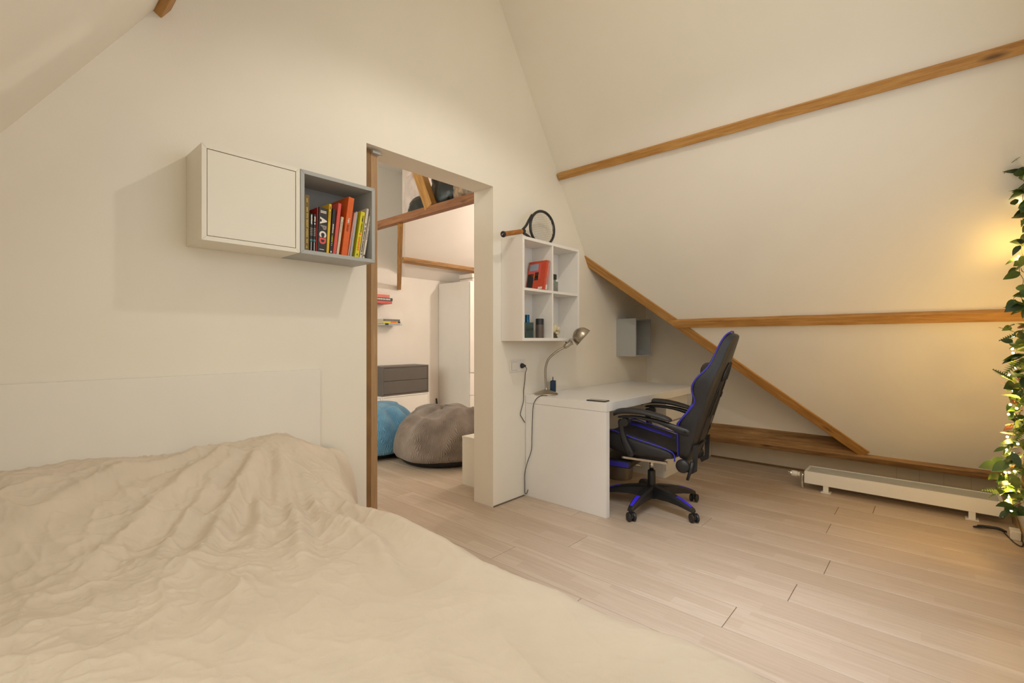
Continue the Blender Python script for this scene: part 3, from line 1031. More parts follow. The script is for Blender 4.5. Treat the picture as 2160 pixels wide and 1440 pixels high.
# portable speaker
t = thing('bluetooth_speaker', 'small navy blue portable speaker with a loop, behind the desk lamp', 'speaker', (0.06, 2.96, DT))
mw = Matrix.Translation((0.055, 2.985, DT)) @ Matrix.Rotation(math.radians(-58), 4, 'Z')
bm = bx(-0.034, 0.034, -0.021, 0.021, 0.001, 0.094, bev=0.009, seg=3)
bm.transform(mw)
obj('body', bm, 'speaker', t, smooth=True, auto=50)
o_ = mw @ V((-0.012, -0.0216, 0.012))
R_ = mw.to_3x3()
text(t, 'JBL', o_, R_ @ V((0, 0, 1)), R_ @ V((-1, 0, 0)), 0.036, 'spkt', bold=0.0006)
obj('carry_loop', tube(BM(), spline([mw @ V(p) for p in ((0.012, 0, 0.090), (0.006, 0, 0.108), (0.012, 0, 0.121), (0.021, 0, 0.122), (0.027, 0, 0.108), (0.022, 0, 0.090))], 5), 0.0028, 8), 'speaker', t, smooth=True)

# desk lamp
t = thing('desk_lamp', 'brushed nickel gooseneck desk lamp standing on the left end of the desk', 'lamp', (0.09, 2.85, DT))
lb = V((0.095, 2.845, DT))
bm = lathe(BM(), [(0, 0.0), (0.088, 0.0), (0.09, 0.004), (0.088, 0.010), (0.075, 0.016), (0.05, 0.026), (0.028, 0.034), (0.012, 0.038), (0.010, 0.05), (0, 0.05)], lb, n=40)
obj('base', bm, 'nickel', t, smooth=True, auto=50)
neck = spline([lb + V(p) for p in ((0, 0, 0.04), (-0.004, -0.003, 0.12), (-0.004, -0.003, 0.2), (0.014, 0.012, 0.268), (0.058, 0.05, 0.322), (0.106, 0.093, 0.36))], 12)
bm = tube(BM(), neck, 0.0085, 10)
obj('gooseneck', bm, 'nickel', t, smooth=True)
bm = BM()
for a, b in zip(neck[0::1], neck[1::1]):
    d = (b - a).normalized()
    lathe(bm, [(0.0086, -0.0012), (0.0096, 0), (0.0086, 0.0012)], (a + b) / 2, d, 10)
obj('neck_rings', bm, 'nickel', t, smooth=True, kind='stuff')
he = neck[-1]
hx = V((0.60, 0.52, 0.62)).normalized()        # neck direction at the head
obj('socket', lathe(BM(), [(0, -0.01), (0.011, -0.008), (0.018, 0.004), (0.020, 0.02), (0.020, 0.05), (0.026, 0.062), (0, 0.07)], he, hx, 20), 'nickel', t, smooth=True, auto=50)
obj('switch', lathe(BM(), [(0, 0), (0.004, 0), (0.004, 0.012), (0, 0.013)], he + hx * 0.03 + V((-0.004, -0.012, 0.012)), V((-0.3, -0.7, 0.6)), 10), 'black', t)
sa = V((0.65, 0.40, -0.66)).normalized()          # shade axis, opening to the lower right
sh0 = V((0.297, 3.045, 1.180)) - sa * 0.080
prof = [(0.012, -0.005), (0.026, 0.0), (0.048, 0.012), (0.064, 0.032), (0.072, 0.058), (0.0735, 0.078), (0.078, 0.082), (0.0735, 0.0805), (0.069, 0.058), (0.06, 0.034), (0.045, 0.015), (0.02, 0.004)]
bm = lathe(BM(), prof, sh0, sa, 36)
obj('shade', bm, 'nickel', t, smooth=True, auto=60)
obj('bulb', blob(BM(), sh0 + sa * 0.040, 0.026, 14), 'plate_w', t, smooth=True)
cord = spline([(0.158, 2.80, DT + .004), (0.145, 2.72, DT + .004), (0.115, 2.704, 0.735), (0.085, 2.703, 0.683), (0.076, 2.705, 0.595), (0.070, 2.705, 0.455), (0.064, 2.705, 0.349), (0.03, 2.70, 0.254), (0.012, 2.69, 0.165), (0.012, 2.69, 0.088), (0.012, 2.692, 0.026), (0.02, 2.703, 0.02), (0.03, 2.707, 0.05)], 6)
obj('power_cord', tube(BM(), cord, 0.0026, 6), 'black', t, smooth=True)
cord = spline([(0.03, 2.658, 0.974), (0.035, 2.685, 0.955), (0.012, 2.70, 0.92), (0.008, 2.70, 0.871), (0.008, 2.684, 0.783), (0.008, 2.683, 0.713), (0.008, 2.648, 0.622), (0.008, 2.668, 0.585), (0.006, 2.70, 0.548)], 6)
obj('power_cord', tube(BM(), cord, 0.0026, 6), 'black', t, smooth=True)
obj('plug', lathe(BM(), [(0, 0.008), (0.018, 0.008), (0.019, 0.02), (0.012, 0.03), (0.006, 0.045), (0, 0.046)], (0, 2.656, 0.974), (1, 0.2, 0), 16), 'black', t, smooth=True)

# socket plate
t = thing('wall_socket', 'white double wall socket left of the desk, black plug in it', 'socket', (0, 2.62, 0.93))
obj('cover_plate', bx(0.0004, 0.008, 2.535, 2.705, 0.930, 1.018, bev=0.003), 'plate_w', t)
obj('rocker_switch', bx(0.008, 0.0115, 2.551, 2.611, 0.945, 1.003, bev=0.002), 'plate_w', t)
obj('socket_well', lathe(BM(), [(0.021, 0.0081), (0.024, 0.0081), (0.024, 0.0095), (0.021, 0.0095)], (0, 2.656, 0.974), (1, 0, 0), 24), 'plate_w', t)
obj('switch_gap', bx(0.0078, 0.0084, 2.549, 2.613, 0.943, 1.005), 'greyc', t)

# waste bin under the desk
t = thing('waste_bin', 'ribbed tin waste bin on the floor under the desk', 'bin', (0.30, 3.60, 0))
prof = [(0, 0), (0.098, 0), (0.10, 0.004)]
z = 0.02
while z < 0.24:
    r = 0.10 + 0.022 * z / 0.26
    prof += [(r, z)]
    if z > 0.12 and z < 0.2:
        prof += [(r + 0.004, z + 0.006), (r, z + 0.012)]
    z += 0.02
prof += [(0.122, 0.25), (0.126, 0.256), (0.122, 0.262), (0.117, 0.255), (0.095, 0.012), (0, 0.012)]
obj('body', lathe(BM(), prof, (0.30, 3.60, 0), n=36), 'tin', t, smooth=True, auto=60)
obj('handle', tube(BM(), spline([(0.375, 3.69, 0.10), (0.41, 3.73, 0.095), (0.42, 3.76, 0.075), (0.40, 3.75, 0.06)], 5), 0.006, 8), 'chrome', t, smooth=True)

# ------------------------------------------------------------------ gaming chair (local frame: faces -X)
ch = thing('gaming_chair', 'black gaming chair with blue piping at the white desk', 'chair', (0.81, 3.125, 0), math.radians(9))


def cp(name, bm, mat, smooth=True, parent=None, **kw):
    return obj(name, bm, mat, parent or ch, world=False, smooth=smooth, **kw)


# five-star base
for i in range(5):
    a = math.radians(-87.5 + 72 * i - 9)
    d = V((math.cos(a), math.sin(a), 0))
    s = V((-d.y, d.x, 0))
    bm = BM()
    st = [(0.02, 0.075, 0.150, 0.034), (0.08, 0.078, 0.148, 0.034), (0.16, 0.082, 0.138, 0.030), (0.24, 0.078, 0.122, 0.026), (0.31, 0.068, 0.098, 0.022), (0.345, 0.060, 0.082, 0.017)]
    rings = []
    for r, zl, zh, hw in st:
        rings.append([bm.verts.new(d * r + s * y + V((0, 0, z))) for y, z in ((-hw, zl), (hw, zl), (hw, zh - .012), (hw * .6, zh), (-hw * .6, zh), (-hw, zh - .012))])
    for r0, r1 in zip(rings, rings[1:]):
        for j in range(6):
            bm.faces.new([r0[j], r0[(j + 1) % 6], r1[(j + 1) % 6], r1[j]])
    bm.faces.new(rings[0][::-1]); bm.faces.new(rings[-1])
    leg = cp('base_leg', bm, 'black', auto=35)
    bm = BM()
    pts = [(0.215, 0.1285, 0.013), (0.25, 0.1205, 0.0125), (0.30, 0.1035, 0.011), (0.325, 0.0935, 0.009)]
    r0 = None
    for r, z, hw in pts:
        rr = [bm.verts.new(d * r + s * -hw + V((0, 0, z))), bm.verts.new(d * r + s * hw + V((0, 0, z))), bm.verts.new(d * r + s * hw + V((0, 0, z - .004))), bm.verts.new(d * r + s * -hw + V((0, 0, z - .004)))]
        if r0:
            for j in range(4):
                bm.faces.new([r0[j], r0[(j + 1) % 4], rr[(j + 1) % 4], rr[j]])
        else:
            bm.faces.new(rr[::-1])
        r0 = rr
    bm.faces.new(r0)
    obj('blue_insert', bm, 'bluep', leg, world=False)
    # caster
    ca = a + (0.9, -0.5, 0.6, 2.2, 1.2)[i]
    cd = V((math.cos(ca), math.sin(ca), 0))
    cs_ = V((-cd.y, cd.x, 0))
    c0 = d * 0.338
    w0 = c0 + cd * 0.012 + V((0, 0, 0.029))
    bm = BM()
    lathe(bm, [(0, 0), (0.011, 0), (0.011, 0.035), (0, 0.035)], c0 + V((0, 0, 0.03)), (0, 0, 1), 12)
    hood = bx(-0.02, 0.022, -0.007, 0.007, -0.007, 0.028, bev=0.004)
    hood.transform(Matrix(((cd.x, cs_.x, 0, w0.x), (cd.y, cs_.y, 0, w0.y), (0, 0, 1, w0.z), (0, 0, 0, 1))))
    tmp = bpy.data.meshes.new('tmp')
    hood.to_mesh(tmp)
    hood.free()
    bm.from_mesh(tmp)
    bpy.data.meshes.remove(tmp)
    cast = cp('caster', bm, 'black', auto=40)
    for sg in (-1, 1):
        bm = lathe(BM(), [(0, 0), (0.020, 0), (0.027, 0.003), (0.029, 0.008), (0.029, 0.015), (0.025, 0.019), (0.014, 0.02), (0.012, 0.018), (0, 0.018)], w0 + cs_ * 0.007 * sg, cs_ * sg, 24)
        obj('wheel', bm, 'black', cast, world=False, smooth=True, auto=40)
bm = lathe(BM(), [(0, 0.062), (0.046, 0.066), (0.052, 0.09), (0.050, 0.13), (0.040, 0.150), (0.027, 0.153), (0.026, 0.25), (0.022, 0.255), (0, 0.255)], n=28)
cp('hub', bm, 'black', auto=40)
cp('gas_lift', lathe(BM(), [(0, 0.25), (0.0145, 0.25), (0.0145, 0.35), (0, 0.35)], n=20), 'chrome')
bm = bx(-0.12, 0.10, -0.075, 0.075, 0.335, 0.375, bev=0.01)
cp('mechanism', bm, 'black', auto=40)
cp('side_rail', bx(-0.14, 0.16, -0.215, -0.19, 0.362, 0.377, bev=0.002), 'chrome', smooth=False)
cp('side_rail', bx(-0.14, 0.16, 0.19, 0.215, 0.362, 0.377, bev=0.002), 'chrome', smooth=False)

# seat cushion
xs_ = [-0.285, -0.26, -0.20, -0.10, 0.0, 0.10, 0.185, 0.215]
top = [0.50, 0.548, 0.560, 0.535, 0.512, 0.490, 0.462, 0.43]
bot = [0.47, 0.42, 0.395, 0.385, 0.385, 0.385, 0.39, 0.40]
hwid = [0.215, 0.235, 0.25, 0.255, 0.255, 0.25, 0.235, 0.215]


def seat_sec(i):
    h, z1, z0 = hwid[i], top[i], bot[i]
    dip = 0.045 if 1 < i < 7 else 0.015
    return [(-h, z0), (-h, z0 + (z1 - z0) * .5), (-h, z1 - .008), (-h + .05, z1 + 0.004), (-h + .10, z1 - dip * .8), (0, z1 - dip), (h - .10, z1 - dip * .8), (h - .05, z1 + 0.004), (h, z1 - .008), (h, z0 + (z1 - z0) * .5), (h, z0), (0, z0 - 0.004)]


def loft(bm, secs):
    rings = [[bm.verts.new(p) for p in s] for s in secs]
    n = len(rings[0])
    for r0, r1 in zip(rings, rings[1:]):
        for j in range(n):
            bm.faces.new([r0[j], r0[(j + 1) % n], r1[(j + 1) % n], r1[j]])
    bm.faces.new(rings[0][::-1]); bm.faces.new(rings[-1])
    return bm


seat_secs = [[V((xs_[i], y, z)) for y, z in seat_sec(i)] for i in range(len(xs_))]
cp('seat', loft(BM(), seat_secs), 'leather', subsurf=2)
for sg in (0, 1):
    idx = 2 if sg == 0 else 8
    pts = [seat_secs[i][idx] + V((0, (-.0005, .0005)[sg], 0.003)) for i in range(1, 7)]
    last = pts[-1]
    pts += [V((0.208, last.y * 0.93, 0.43)), V((0.212, last.y * 0.93, 0.39))]
    cp('seat_piping', tube(BM(), spline(pts, 6), 0.0045, 8), 'blue')
# blue side bolster panels of the seat
for sg in (-1, 1):
    bm = BM()
    secs = []
    for i in range(1, 6):
        h, z1 = hwid[i], top[i]
        secs.append([V((xs_[i], sg * (h - .075), z1 - .010)), V((xs_[i], sg * (h - .115), z1 - .034)), V((xs_[i], sg * (h - .112), z1 - .050)), V((xs_[i], sg * (h - .072), z1 - .026))])
    cp('bolster_panel', loft(bm, secs), 'blue')
# footrest tucked under the seat
bm = bx(-0.33, -0.10, -0.15, 0.15, 0.275, 0.335, bev=0.018, seg=3)
cp('footrest', bm, 'leather', auto=50)
cp('footrest_panel', bx(-0.335, -0.115, -0.1525, 0.1525, 0.283, 0.322, bev=0.006), 'blue')

# backrest
LEAN = math.radians(17.8)
BO_ = V((0.292, 0, 0.385))
BU = V((math.sin(LEAN), 0, math.cos(LEAN)))
BF = V((-math.cos(LEAN), 0, math.sin(LEAN)))
ST_ = [(-0.005, .17, .18, .045, .04), (0.015, .195, .205, .075, .06), (.10, .215, .225, .10, .065), (.22, .22, .238, .135, .07), (.31, .215, .228, .105, .07), (.385, .21, .225, .085, .07), (.465, .21, .250, .125, .07), (.535, .20, .252, .118, .07), (.60, .175, .215, .088, .068),
       (.66, .150, .178, .075, .06), (.72, .135, .155, .072, .06), (.79, .122, .138, .066, .055), (.835, .10, .113, .055, .045), (.858, .06, .07, .042, .036)]


def bpt(v, y, w):
    return BO_ + BU * v + BF * w + V((0, y, 0))


secs = []
front_edge = {-1: [], 1: []}
for v, hr, hf, ww, wc in ST_:
    sec = [(-hr, 0.0), (-hr - .006, ww * .35), (-hf, ww * .92), (-hf + .012, ww + .008), (-hf + .055, ww), (-hf + .105, wc + .006), (0, wc), (hf - .105, wc + .006), (hf - .055, ww), (hf - .012, ww + .008), (hf, ww * .92), (hr + .006, ww * .35), (hr, 0.0), (0, -0.012)]
    if hf < .11:
        sec = [(y if abs(y) <= hf else y, w) for y, w in sec]
        sec[5] = (-hf * .25, wc + .004); sec[7] = (hf * .25, wc + .004)
        sec[4] = (-hf * .55, wc + .004); sec[8] = (hf * .55, wc + .004)
    secs.append([bpt(v, y, w) for y, w in sec])
    for sg in (-1, 1):
        front_edge[sg].append(bpt(v, sg * (hf + .0005), ww * .93 + .002))
cp('backrest', loft(BM(), secs), 'leather', subsurf=2)
pip = spline(front_edge[-1][1:] + [bpt(.864, 0, .040)] + front_edge[1][:0:-1], 5)
cp('back_piping', tube(BM(), pip, 0.0048, 8), 'blue')
for sg in (-1, 1):      # blue waist accents on the wing fronts
    bm = BM()
    q = []
    for v, hr, hf, ww, wc in ST_[2:6]:
        q.append([bpt(v, sg * (hf - .002), ww + .004), bpt(v, sg * (hf - .05), ww + .007), bpt(v, sg * (hf - .05), ww - .006), bpt(v, sg * (hf - .002), ww - .008)])
    cp('wing_panel', loft(bm, q), 'blue')
    # rear seam lines
    cp('rear_seam', tube(BM(), spline([bpt(v, sg * y, -.0075) for v, y in ((.03, .115), (.2, .13), (.4, .118), (.56, .085))], 8), 0.003, 6), 'black')
    # harness slot with trim in the head part
    loop = [bpt(v, sg * y, -.010) for v, y in ((.545, .028), (.66, .020), (.668, .045), (.60, .088), (.55, .088))]
    trim = cp('slot_trim', tube(BM(), loop, 0.0065, 8, closed=True), 'black')
    bm = BM()
    prism(bm, [bpt(v, sg * y, -.0085) for v, y in ((.55, .032), (.655, .024), (.66, .042), (.60, .083), (.553, .083))], -BF * 0.002)
    obj('slot', bm, 'bagbase', trim, world=False)
    bm = BM()
    prism(bm, [bpt(v, sg * y, -.0115) for v, y in ((.30, .05), (.54, .05), (.54, .078), (.30, .078))], -BF * 0.003)
    cp('strap', bm, 'black', smooth=False)
    bm = BM()
    prism(bm, [bpt(v, sg * y, -.0125) for v, y in ((.43, .046), (.465, .046), (.465, .082), (.43, .082))], -BF * 0.006)
    cp('strap_buckle', bm, 'black', smooth=False)
    prev = bpt(.28, sg * .215, .05)
cp('lumbar_cushion', blob(BM(), bpt(.57, 0, .10), 0.075, 16, (0.55, 1.9, 0.8)), 'leather')
cp('recline_knob', lathe(BM(), [(0, 0), (.028, 0), (.032, .006), (.032, .02), (.026, .026), (0, .027)], bpt(.17, .222, .03), (0, 1, 0), 20), 'black', auto=40)
# steel bracket at the back and recline lever
bm = BM()
prism(bm, [bpt(v, y, w) for v, y, w in ((.10, -.20, -.016), (.125, -.20, -.016), (.125, .05, -.016), (.10, .05, -.016))], -BF * .006)
cp('back_bracket', bm, 'black', smooth=False)
for sg in (-1, 1):
    bm = BM()
    for yy in (-.19,):
        prism(bm, [V((0.315 + dx, sg * .185, z)) for dx, z in ((0.004, .50), (0.034, .51), (0.026, .34), (-0.02, .31), (-0.03, .335), (0.0, .36))], (0, sg * .016, 0))
    cp('hinge_plate', bm, 'black', smooth=False)
    bm = BM()
    lathe(bm, [(0, 0), (.034, 0), (.042, .008), (.044, .022), (.036, .034), (.016, .040), (0, .041)], (0.262, sg * .200, .368), (0, sg, 0), 24)
    cp('hinge_cover', bm, 'black', auto=50)
cp('recline_lever', tube(BM(), [V((0.318, -.214, .40)), V((0.308, -.218, .345)), V((0.290, -.222, .285))], [0.012, 0.011, 0.0085], 10), 'black')
cp('zip_pull', tube(BM(), [V((0.20, -.19, .392)), V((0.203, -.192, .365))], 0.0022, 6), 'chrome')

# armrests
for sg in (-1, 1):
    yb = sg * 0.295
    pad = [(-0.165, .668, .020, .030), (-0.15, .688, .022, .036), (-0.09, .700, .022, .040), (0.0, .703, .022, .041), (0.09, .692, .020, .040), (0.18, .672, .018, .036), (0.215, .660, .014, .028)]
    secs = []
    for x, z, hh, hw in pad:
        secs.append([V((x, yb + a, z + b)) for a, b in ((-hw, -hh * .6), (-hw, hh * .3), (-hw * .6, hh * .8), (0, hh), (hw * .6, hh * .8), (hw, hh * .3), (hw, -hh * .6), (0, -hh * .8))])
    cp('armrest_pad', loft(BM(), secs), 'leather', subsurf=2)
    fr = [(-0.15, .652, .010, .027), (-0.05, .668, .011, .027), (0.08, .660, .014, .026), (0.17, .640, .018, .022), (0.24, .612, .026, .018), (0.30, .598, .030, .015), (0.325, .597, .020, .012)]
    secs = []
    for x, z, hh, hw in fr:
        secs.append([V((x, yb + a, z + b)) for a, b in ((-hw, -hh), (-hw, hh), (hw, hh), (hw, -hh))])
    arm = cp('arm_frame', loft(BM(), secs), 'black', subsurf=1)
    lg = [(-0.118, .645, .026, .022), (-0.115, .60, .022, .020), (-0.110, .54, .022, .018), (-0.088, .48, .027, .016), (-0.062, .43, .033, .015), (-0.055, .405, .026, .013), (-0.052, .395, .012, .012)]
    secs = []
    for x, z, hh, hw in lg:
        yy = yb - sg * 0.012 * (1 - (z - .395) / .25)
        secs.append([V((x - hh, yy - hw, z)), V((x + hh, yy - hw, z + .004)), V((x + hh, yy + hw, z + .004)), V((x - hh, yy + hw, z))])
    al = cp('arm_leg', loft(BM(), secs), 'black', subsurf=1)
    for par, x, z, yo in ((arm, 0.295, .600, .0155), (al, -0.058, .425, .004)):
        obj('bolt', lathe(BM(), [(0, 0), (.0085, 0), (.0085, .003), (.005, .003), (.004, .001), (0, .001)], (x, yb + sg * yo, z), (0, sg, 0), 14), 'bagbase', par, world=False)
    cp('arm_joint', lathe(BM(), [(0, -.024), (.026, -.024), (.029, -.016), (.029, .016), (.026, .024), (0, .024)], (-0.085, yb, .626), (0, 1, 0), 20), 'black', auto=40)

# ------------------------------------------------------------------ radiator
t = thing('radiator', 'low white convector radiator on two feet along the sloped wall', 'radiator', (2.07, 4.37, 0))
RX0, RX1, RY0, RY1, RZ0, RZ1 = 1.533, 2.613, 4.26, 4.475, 0.055, 0.147
bm = BM()
box(bm, RX0, RX1, RY0, RY0 + .012, RZ0, RZ1)
box(bm, RX0, RX1, RY1 - .012, RY1, RZ0, RZ1)
box(bm, RX0, RX0 + .018, RY0 + .012, RY1 - .012, RZ0, RZ1)
box(bm, RX1 - .018, RX1, RY0 + .012, RY1 - .012, RZ0, RZ1)
box(bm, RX0 + .018, RX1 - .018, RY0 + .012, RY1 - .012, RZ0, RZ0 + .02)
obj('casing', bm, 'white', t)
bm = BM()
y = RY0 + 0.018
while y < RY1 - 0.018:
    box(bm, RX0 + .019, RX1 - .019, y, y + 0.0022, RZ1 - 0.02, RZ1 - 0.003)
    y += 0.0062
x = RX0 + 0.03
while x < RX1 - 0.02:
    box(bm, x, x + 0.0015, RY0 + .012, RY1 - .012, RZ1 - 0.02, RZ1 - 0.005)
    x += 0.0125
obj('grille', bm, 'grille', t, kind='stuff')
obj('heating_core', bx(RX0 + .02, RX1 - .02, RY0 + .02, RY1 - .02, RZ0 + .02, RZ1 - .03), 'grille', t)
for x in (1.672, 2.47):
    f = obj('foot', bx(x - .017, x + .017, RY0 + .004, RY0 + .04, 0.006, RZ0, bev=.002), 'white', t)
    obj('foot_plate', bx(x - .032, x + .032, RY0 - .002, RY0 + .06, 0, 0.006, bev=.001), 'white', f)
vb = V((RX0, RY0 + .04, 0.105))
v_ = obj('valve', tube(BM(), [vb, vb + V((-.04, 0, 0))], 0.012, 12), 'chrome', t, smooth=True)
obj('valve_elbow', tube(BM(), spline([vb + V((-.02, 0, 0)), vb + V((-.022, 0, -.05)), vb + V((-.018, 0.0, -.104))], 5), 0.011, 10), 'chrome', v_, smooth=True)
obj('thermostat_head', lathe(BM(), [(0, 0), (.017, 0), (.019, .004), (.019, .01), (.015, .013), (.021, .018), (.024, .045), (.021, .058), (0, .058)], vb + V((-.036, 0, 0)), (-1, 0, 0), 20), 'plate_w', v_, smooth=True, auto=40)
obj('thermostat_cap', lathe(BM(), [(0, .058), (.018, .058), (.019, .066), (.016, .082), (0, .084)], vb + V((-.036, 0, 0)), (-1, 0, 0), 20), 'chrome', v_, smooth=True, auto=40)

# ------------------------------------------------------------------ bed
t = thing('headboard', 'low plain off-white headboard panel fixed to the wall behind the bed', 'headboard', (0, 0.1, 0.4))
obj('panel', bx(0.001, 0.026, -0.47, 1.112, 0.25, 1.021, bev=0.002), 'headb', t)
bedt = thing('bed', 'large bed under a rumpled cream sheet in the foreground', 'bed', (1.2, 0.05, 0))
bm = BM()
NX, NY = 560, 560
X = np.linspace(0.026, 2.42, NX)
Yg = np.linspace(-0.80, 1.42, NY)
gx, gy = np.meshgrid(X, Yg, indexing='ij')
rng = np.random.RandomState(3)


def vnoise(x, y, seed):
    """smooth value noise"""
    r = np.random.RandomState(seed)
    tab = r.rand(64, 64)
    xi = np.floor(x).astype(int); yi = np.floor(y).astype(int)
    fx = x - xi; fy = y - yi
    fx = fx * fx * (3 - 2 * fx); fy = fy * fy * (3 - 2 * fy)
    g = lambda a, b: tab[a % 64, b % 64]
    return (g(xi, yi) * (1 - fx) + g(xi + 1, yi) * fx) * (1 - fy) + (g(xi, yi + 1) * (1 - fx) + g(xi + 1, yi + 1) * fx) * fy


def ridge(x, y, seed, sharp=2.0):
    return 1 - np.abs(2 * vnoise(x, y, seed) - 1) ** (1 / sharp) if False else (1 - np.abs(2 * vnoise(x, y, seed) - 1)) ** sharp


sstep = lambda a, b, x: np.clip((x - a) / (b - a), 0, 1) ** 2 * (3 - 2 * np.clip((x - a) / (b - a), 0, 1))
# pillow under the sheet near the headboard
pil = (1 - sstep(0.08, 0.60, gx)) * (1 - sstep(0.88, 1.14, gy) * 0.50)
zt = 0.545 + 0.180 * pil
zt += 0.010 * (1 - sstep(0.0, 0.4, gx)) * np.sin(gy * 8.0 + 1.0)
# folds fanning out from the pillow's right end
cxp, cyp = 0.02, 0.86
rx, ry = gx - cxp, gy - cyp
rr_ = np.hypot(rx, ry)
th_ = np.arctan2(ry, rx)


def fold(a0, bend, wid, amp, r0, r1, seed):
    """one soft crease running outwards from the pillow end; height profile with a steep and a gentle side"""
    ac = a0 + bend * (rr_ - 0.3) + 0.10 * (vnoise(rr_ * 3.1 + seed, rr_ * 0 + seed, seed) - 0.5)
    d = (th_ - ac) * rr_ / wid
    prof = np.exp(-d ** 2) - 0.55 * np.exp(-((d - 1.7) / 1.1) ** 2)
    return amp * prof * sstep(r0 * 0.5, r0 * 1.3, rr_) * (1 - sstep(r1 * 0.65, r1, rr_))


for a0, bend, wid, amp, r0, r1, sd in ((-1.30, .25, .030, .020, .18, .95, 31), (-1.02, .20, .034, .026, .20, 1.05, 32), (-0.78, .12, .026, .022, .22, .95, 33),
                                       (-0.60, .05, .030, .028, .20, 1.00, 34), (-0.40, .00, .026, .024, .25, .90, 35), (-0.22, -.05, .030, .026, .22, 1.15, 36),
                                       (-0.06, -.03, .030, .022, .30, 1.4, 37), (0.10, -.06, .034, .020, .35, 1.6, 38), (-0.31, .10, .020, .014, .42, .85, 39), (-0.90, .2, .02, .012, .4, .9, 40)):
    zt += fold(a0, bend, wid, amp, r0, r1, sd)
# long soft folds along the bed and small crumples
wx = gx + 0.12 * vnoise(gx * 3, gy * 3, 5)
wy = gy + 0.16 * vnoise(gx * 2.2, gy * 2.2, 6)
left = 1 - sstep(0.9, 1.7, gx + 0.55 * gy)
zt += (0.012 + 0.008 * left) * (ridge(wx * 1.7 + wy * 1.1, wy * 4.2 - wx * 1.2, 7, 2.2) - 0.3)
zt += (0.005 + 0.008 * left) * (ridge(wx * 5.2 - wy * 2.0, wy * 6.5 + wx * 2.5, 8, 3.0) - 0.25)
zt += (0.0015 + 0.0060 * left) * (ridge(wx * 10 + wy * 4, wy * 13 - wx * 5, 9, 4.0) - 0.2)
zt += (0.0012 + 0.0030 * left) * (ridge(wx * 22 - wy * 8, wy * 26 + wx * 6, 10, 4.0) - 0.2)
zt += (0.0008 + 0.0014 * left) * (ridge(wx * 44 + wy * 18, wy * 50 - wx * 14, 13, 4.0) - 0.2)
# hanging edges
edge = 1.055 + 0.21 * np.exp(-((gx - 0.0) / 0.34) ** 2) + 0.012 * np.sin(gx * 7 + 0.5) + 0.008 * np.sin(gx * 17)
u = np.clip((gy - (edge - 0.15)) / 0.15, 0, 1)
drop = 1 - np.sqrt(np.clip(1 - u ** 2.3, 0, 1))
zlow = 0.30 + 0.02 * np.sin(gx * 11)
zz = zt * (1 - drop) + zlow * drop
yy = np.minimum(gy, edge + 0.02 * np.sin(gx * 13 + gy * 3) * (gy > edge))
over = np.clip((gy - edge) / (1.42 - edge), 0, 1)
zz = np.where(gy > edge, zlow - over * 0.27, zz)
yy = np.where(gy > edge, edge - 0.02 + 0.006 * np.sin(gx * 19), yy)
ul = np.clip((-0.70 - gy) / 0.1, 0, 1)
zz = zz - ul * 0.3
uf = np.clip((gx - 2.30) / 0.1, 0, 1)
zz = np.where(uf > 0, zz - uf * 0.25, zz)
me = bpy.data.meshes.new('sheet')
vv = np.stack([gx - 1.2, yy - 0.05, zz], -1).reshape(-1, 3)
ii = np.arange(NX * NY).reshape(NX, NY)
q = np.stack([ii[:-1, :-1], ii[1:, :-1], ii[1:, 1:], ii[:-1, 1:]], -1).reshape(-1, 4)
me.from_pydata(vv.tolist(), [], q.tolist())
me.polygons.foreach_set('use_smooth', [True] * len(me.polygons))
me.materials.append(M['sheet'])
sh = link('sheet', me)
sh.parent = bedt
obj('mattress', bx(0.04, 2.28, -0.66, 0.86, 0.25, 0.46, bev=0.03), 'linen', bedt)
obj('bed_frame', bx(0.03, 2.26, -0.64, 0.84, 0.0, 0.25), 'white', bedt)

# ------------------------------------------------------------------ doorway: plywood door swung open into the next room
d1 = struct('door_1', bx(-0.92, -0.050, 1.442, 1.481, 0.012, 2.205), 'ply')
bm = BM()
for k in range(5):
    y = 1.4465 + k * 0.0072
    box(bm, -0.0502, -0.0495, y, y + 0.0026, 0.013, 2.204)
struct('ply_layer', bm, 'plyd', d1)
d1['kind'] = 'structure'
struct('door_stop', bx(-0.080, -0.050, 1.382, 1.4405, 0.0, 2.225), 'jamb', d1)
struct('pivot_pin', tube(BM(), [(-0.04, 1.45, 2.212), (-0.04, 1.505, 2.212)], 0.006, 8), 'chrome', d1)
struct('pivot_plate', bx(-0.06, -0.03, 1.44, 1.49, 2.205, 2.219), 'greyc', d1)

# ------------------------------------------------------------------ next room furniture
XFc = -2.885


def drawer_unit(label, y0, y1, z0, z1, mat, ndraw, x0=-3.195, x1=XFc, name='drawer_cabinet', gap='seam'):
    t = thing(name, label, 'cabinet', ((x0 + x1) / 2, (y0 + y1) / 2, z0))
    bm = mitred_frame(BM(), x0, x1, y0, y1, z0, z1, 0.018)
    box(bm, x0, x0 + .01, y0 + .018, y1 - .018, z0 + .018, z1 - .018)
    obj('body', bm, mat, t)
    obj('shadow_gap', bx(x1 - .026, x1 - .022, y0 + .018, y1 - .018, z0 + .018, z1 - .018), gap, t)
    hh = (z1 - z0 - 0.04) / ndraw
    for k in range(ndraw):
        obj('drawer', bx(x1 - .02, x1 - .003, y0 + .021, y1 - .021, z0 + .02 + k * hh + .0025, z0 + .02 + (k + 1) * hh - .0025, bev=.001), mat, t)
    return t


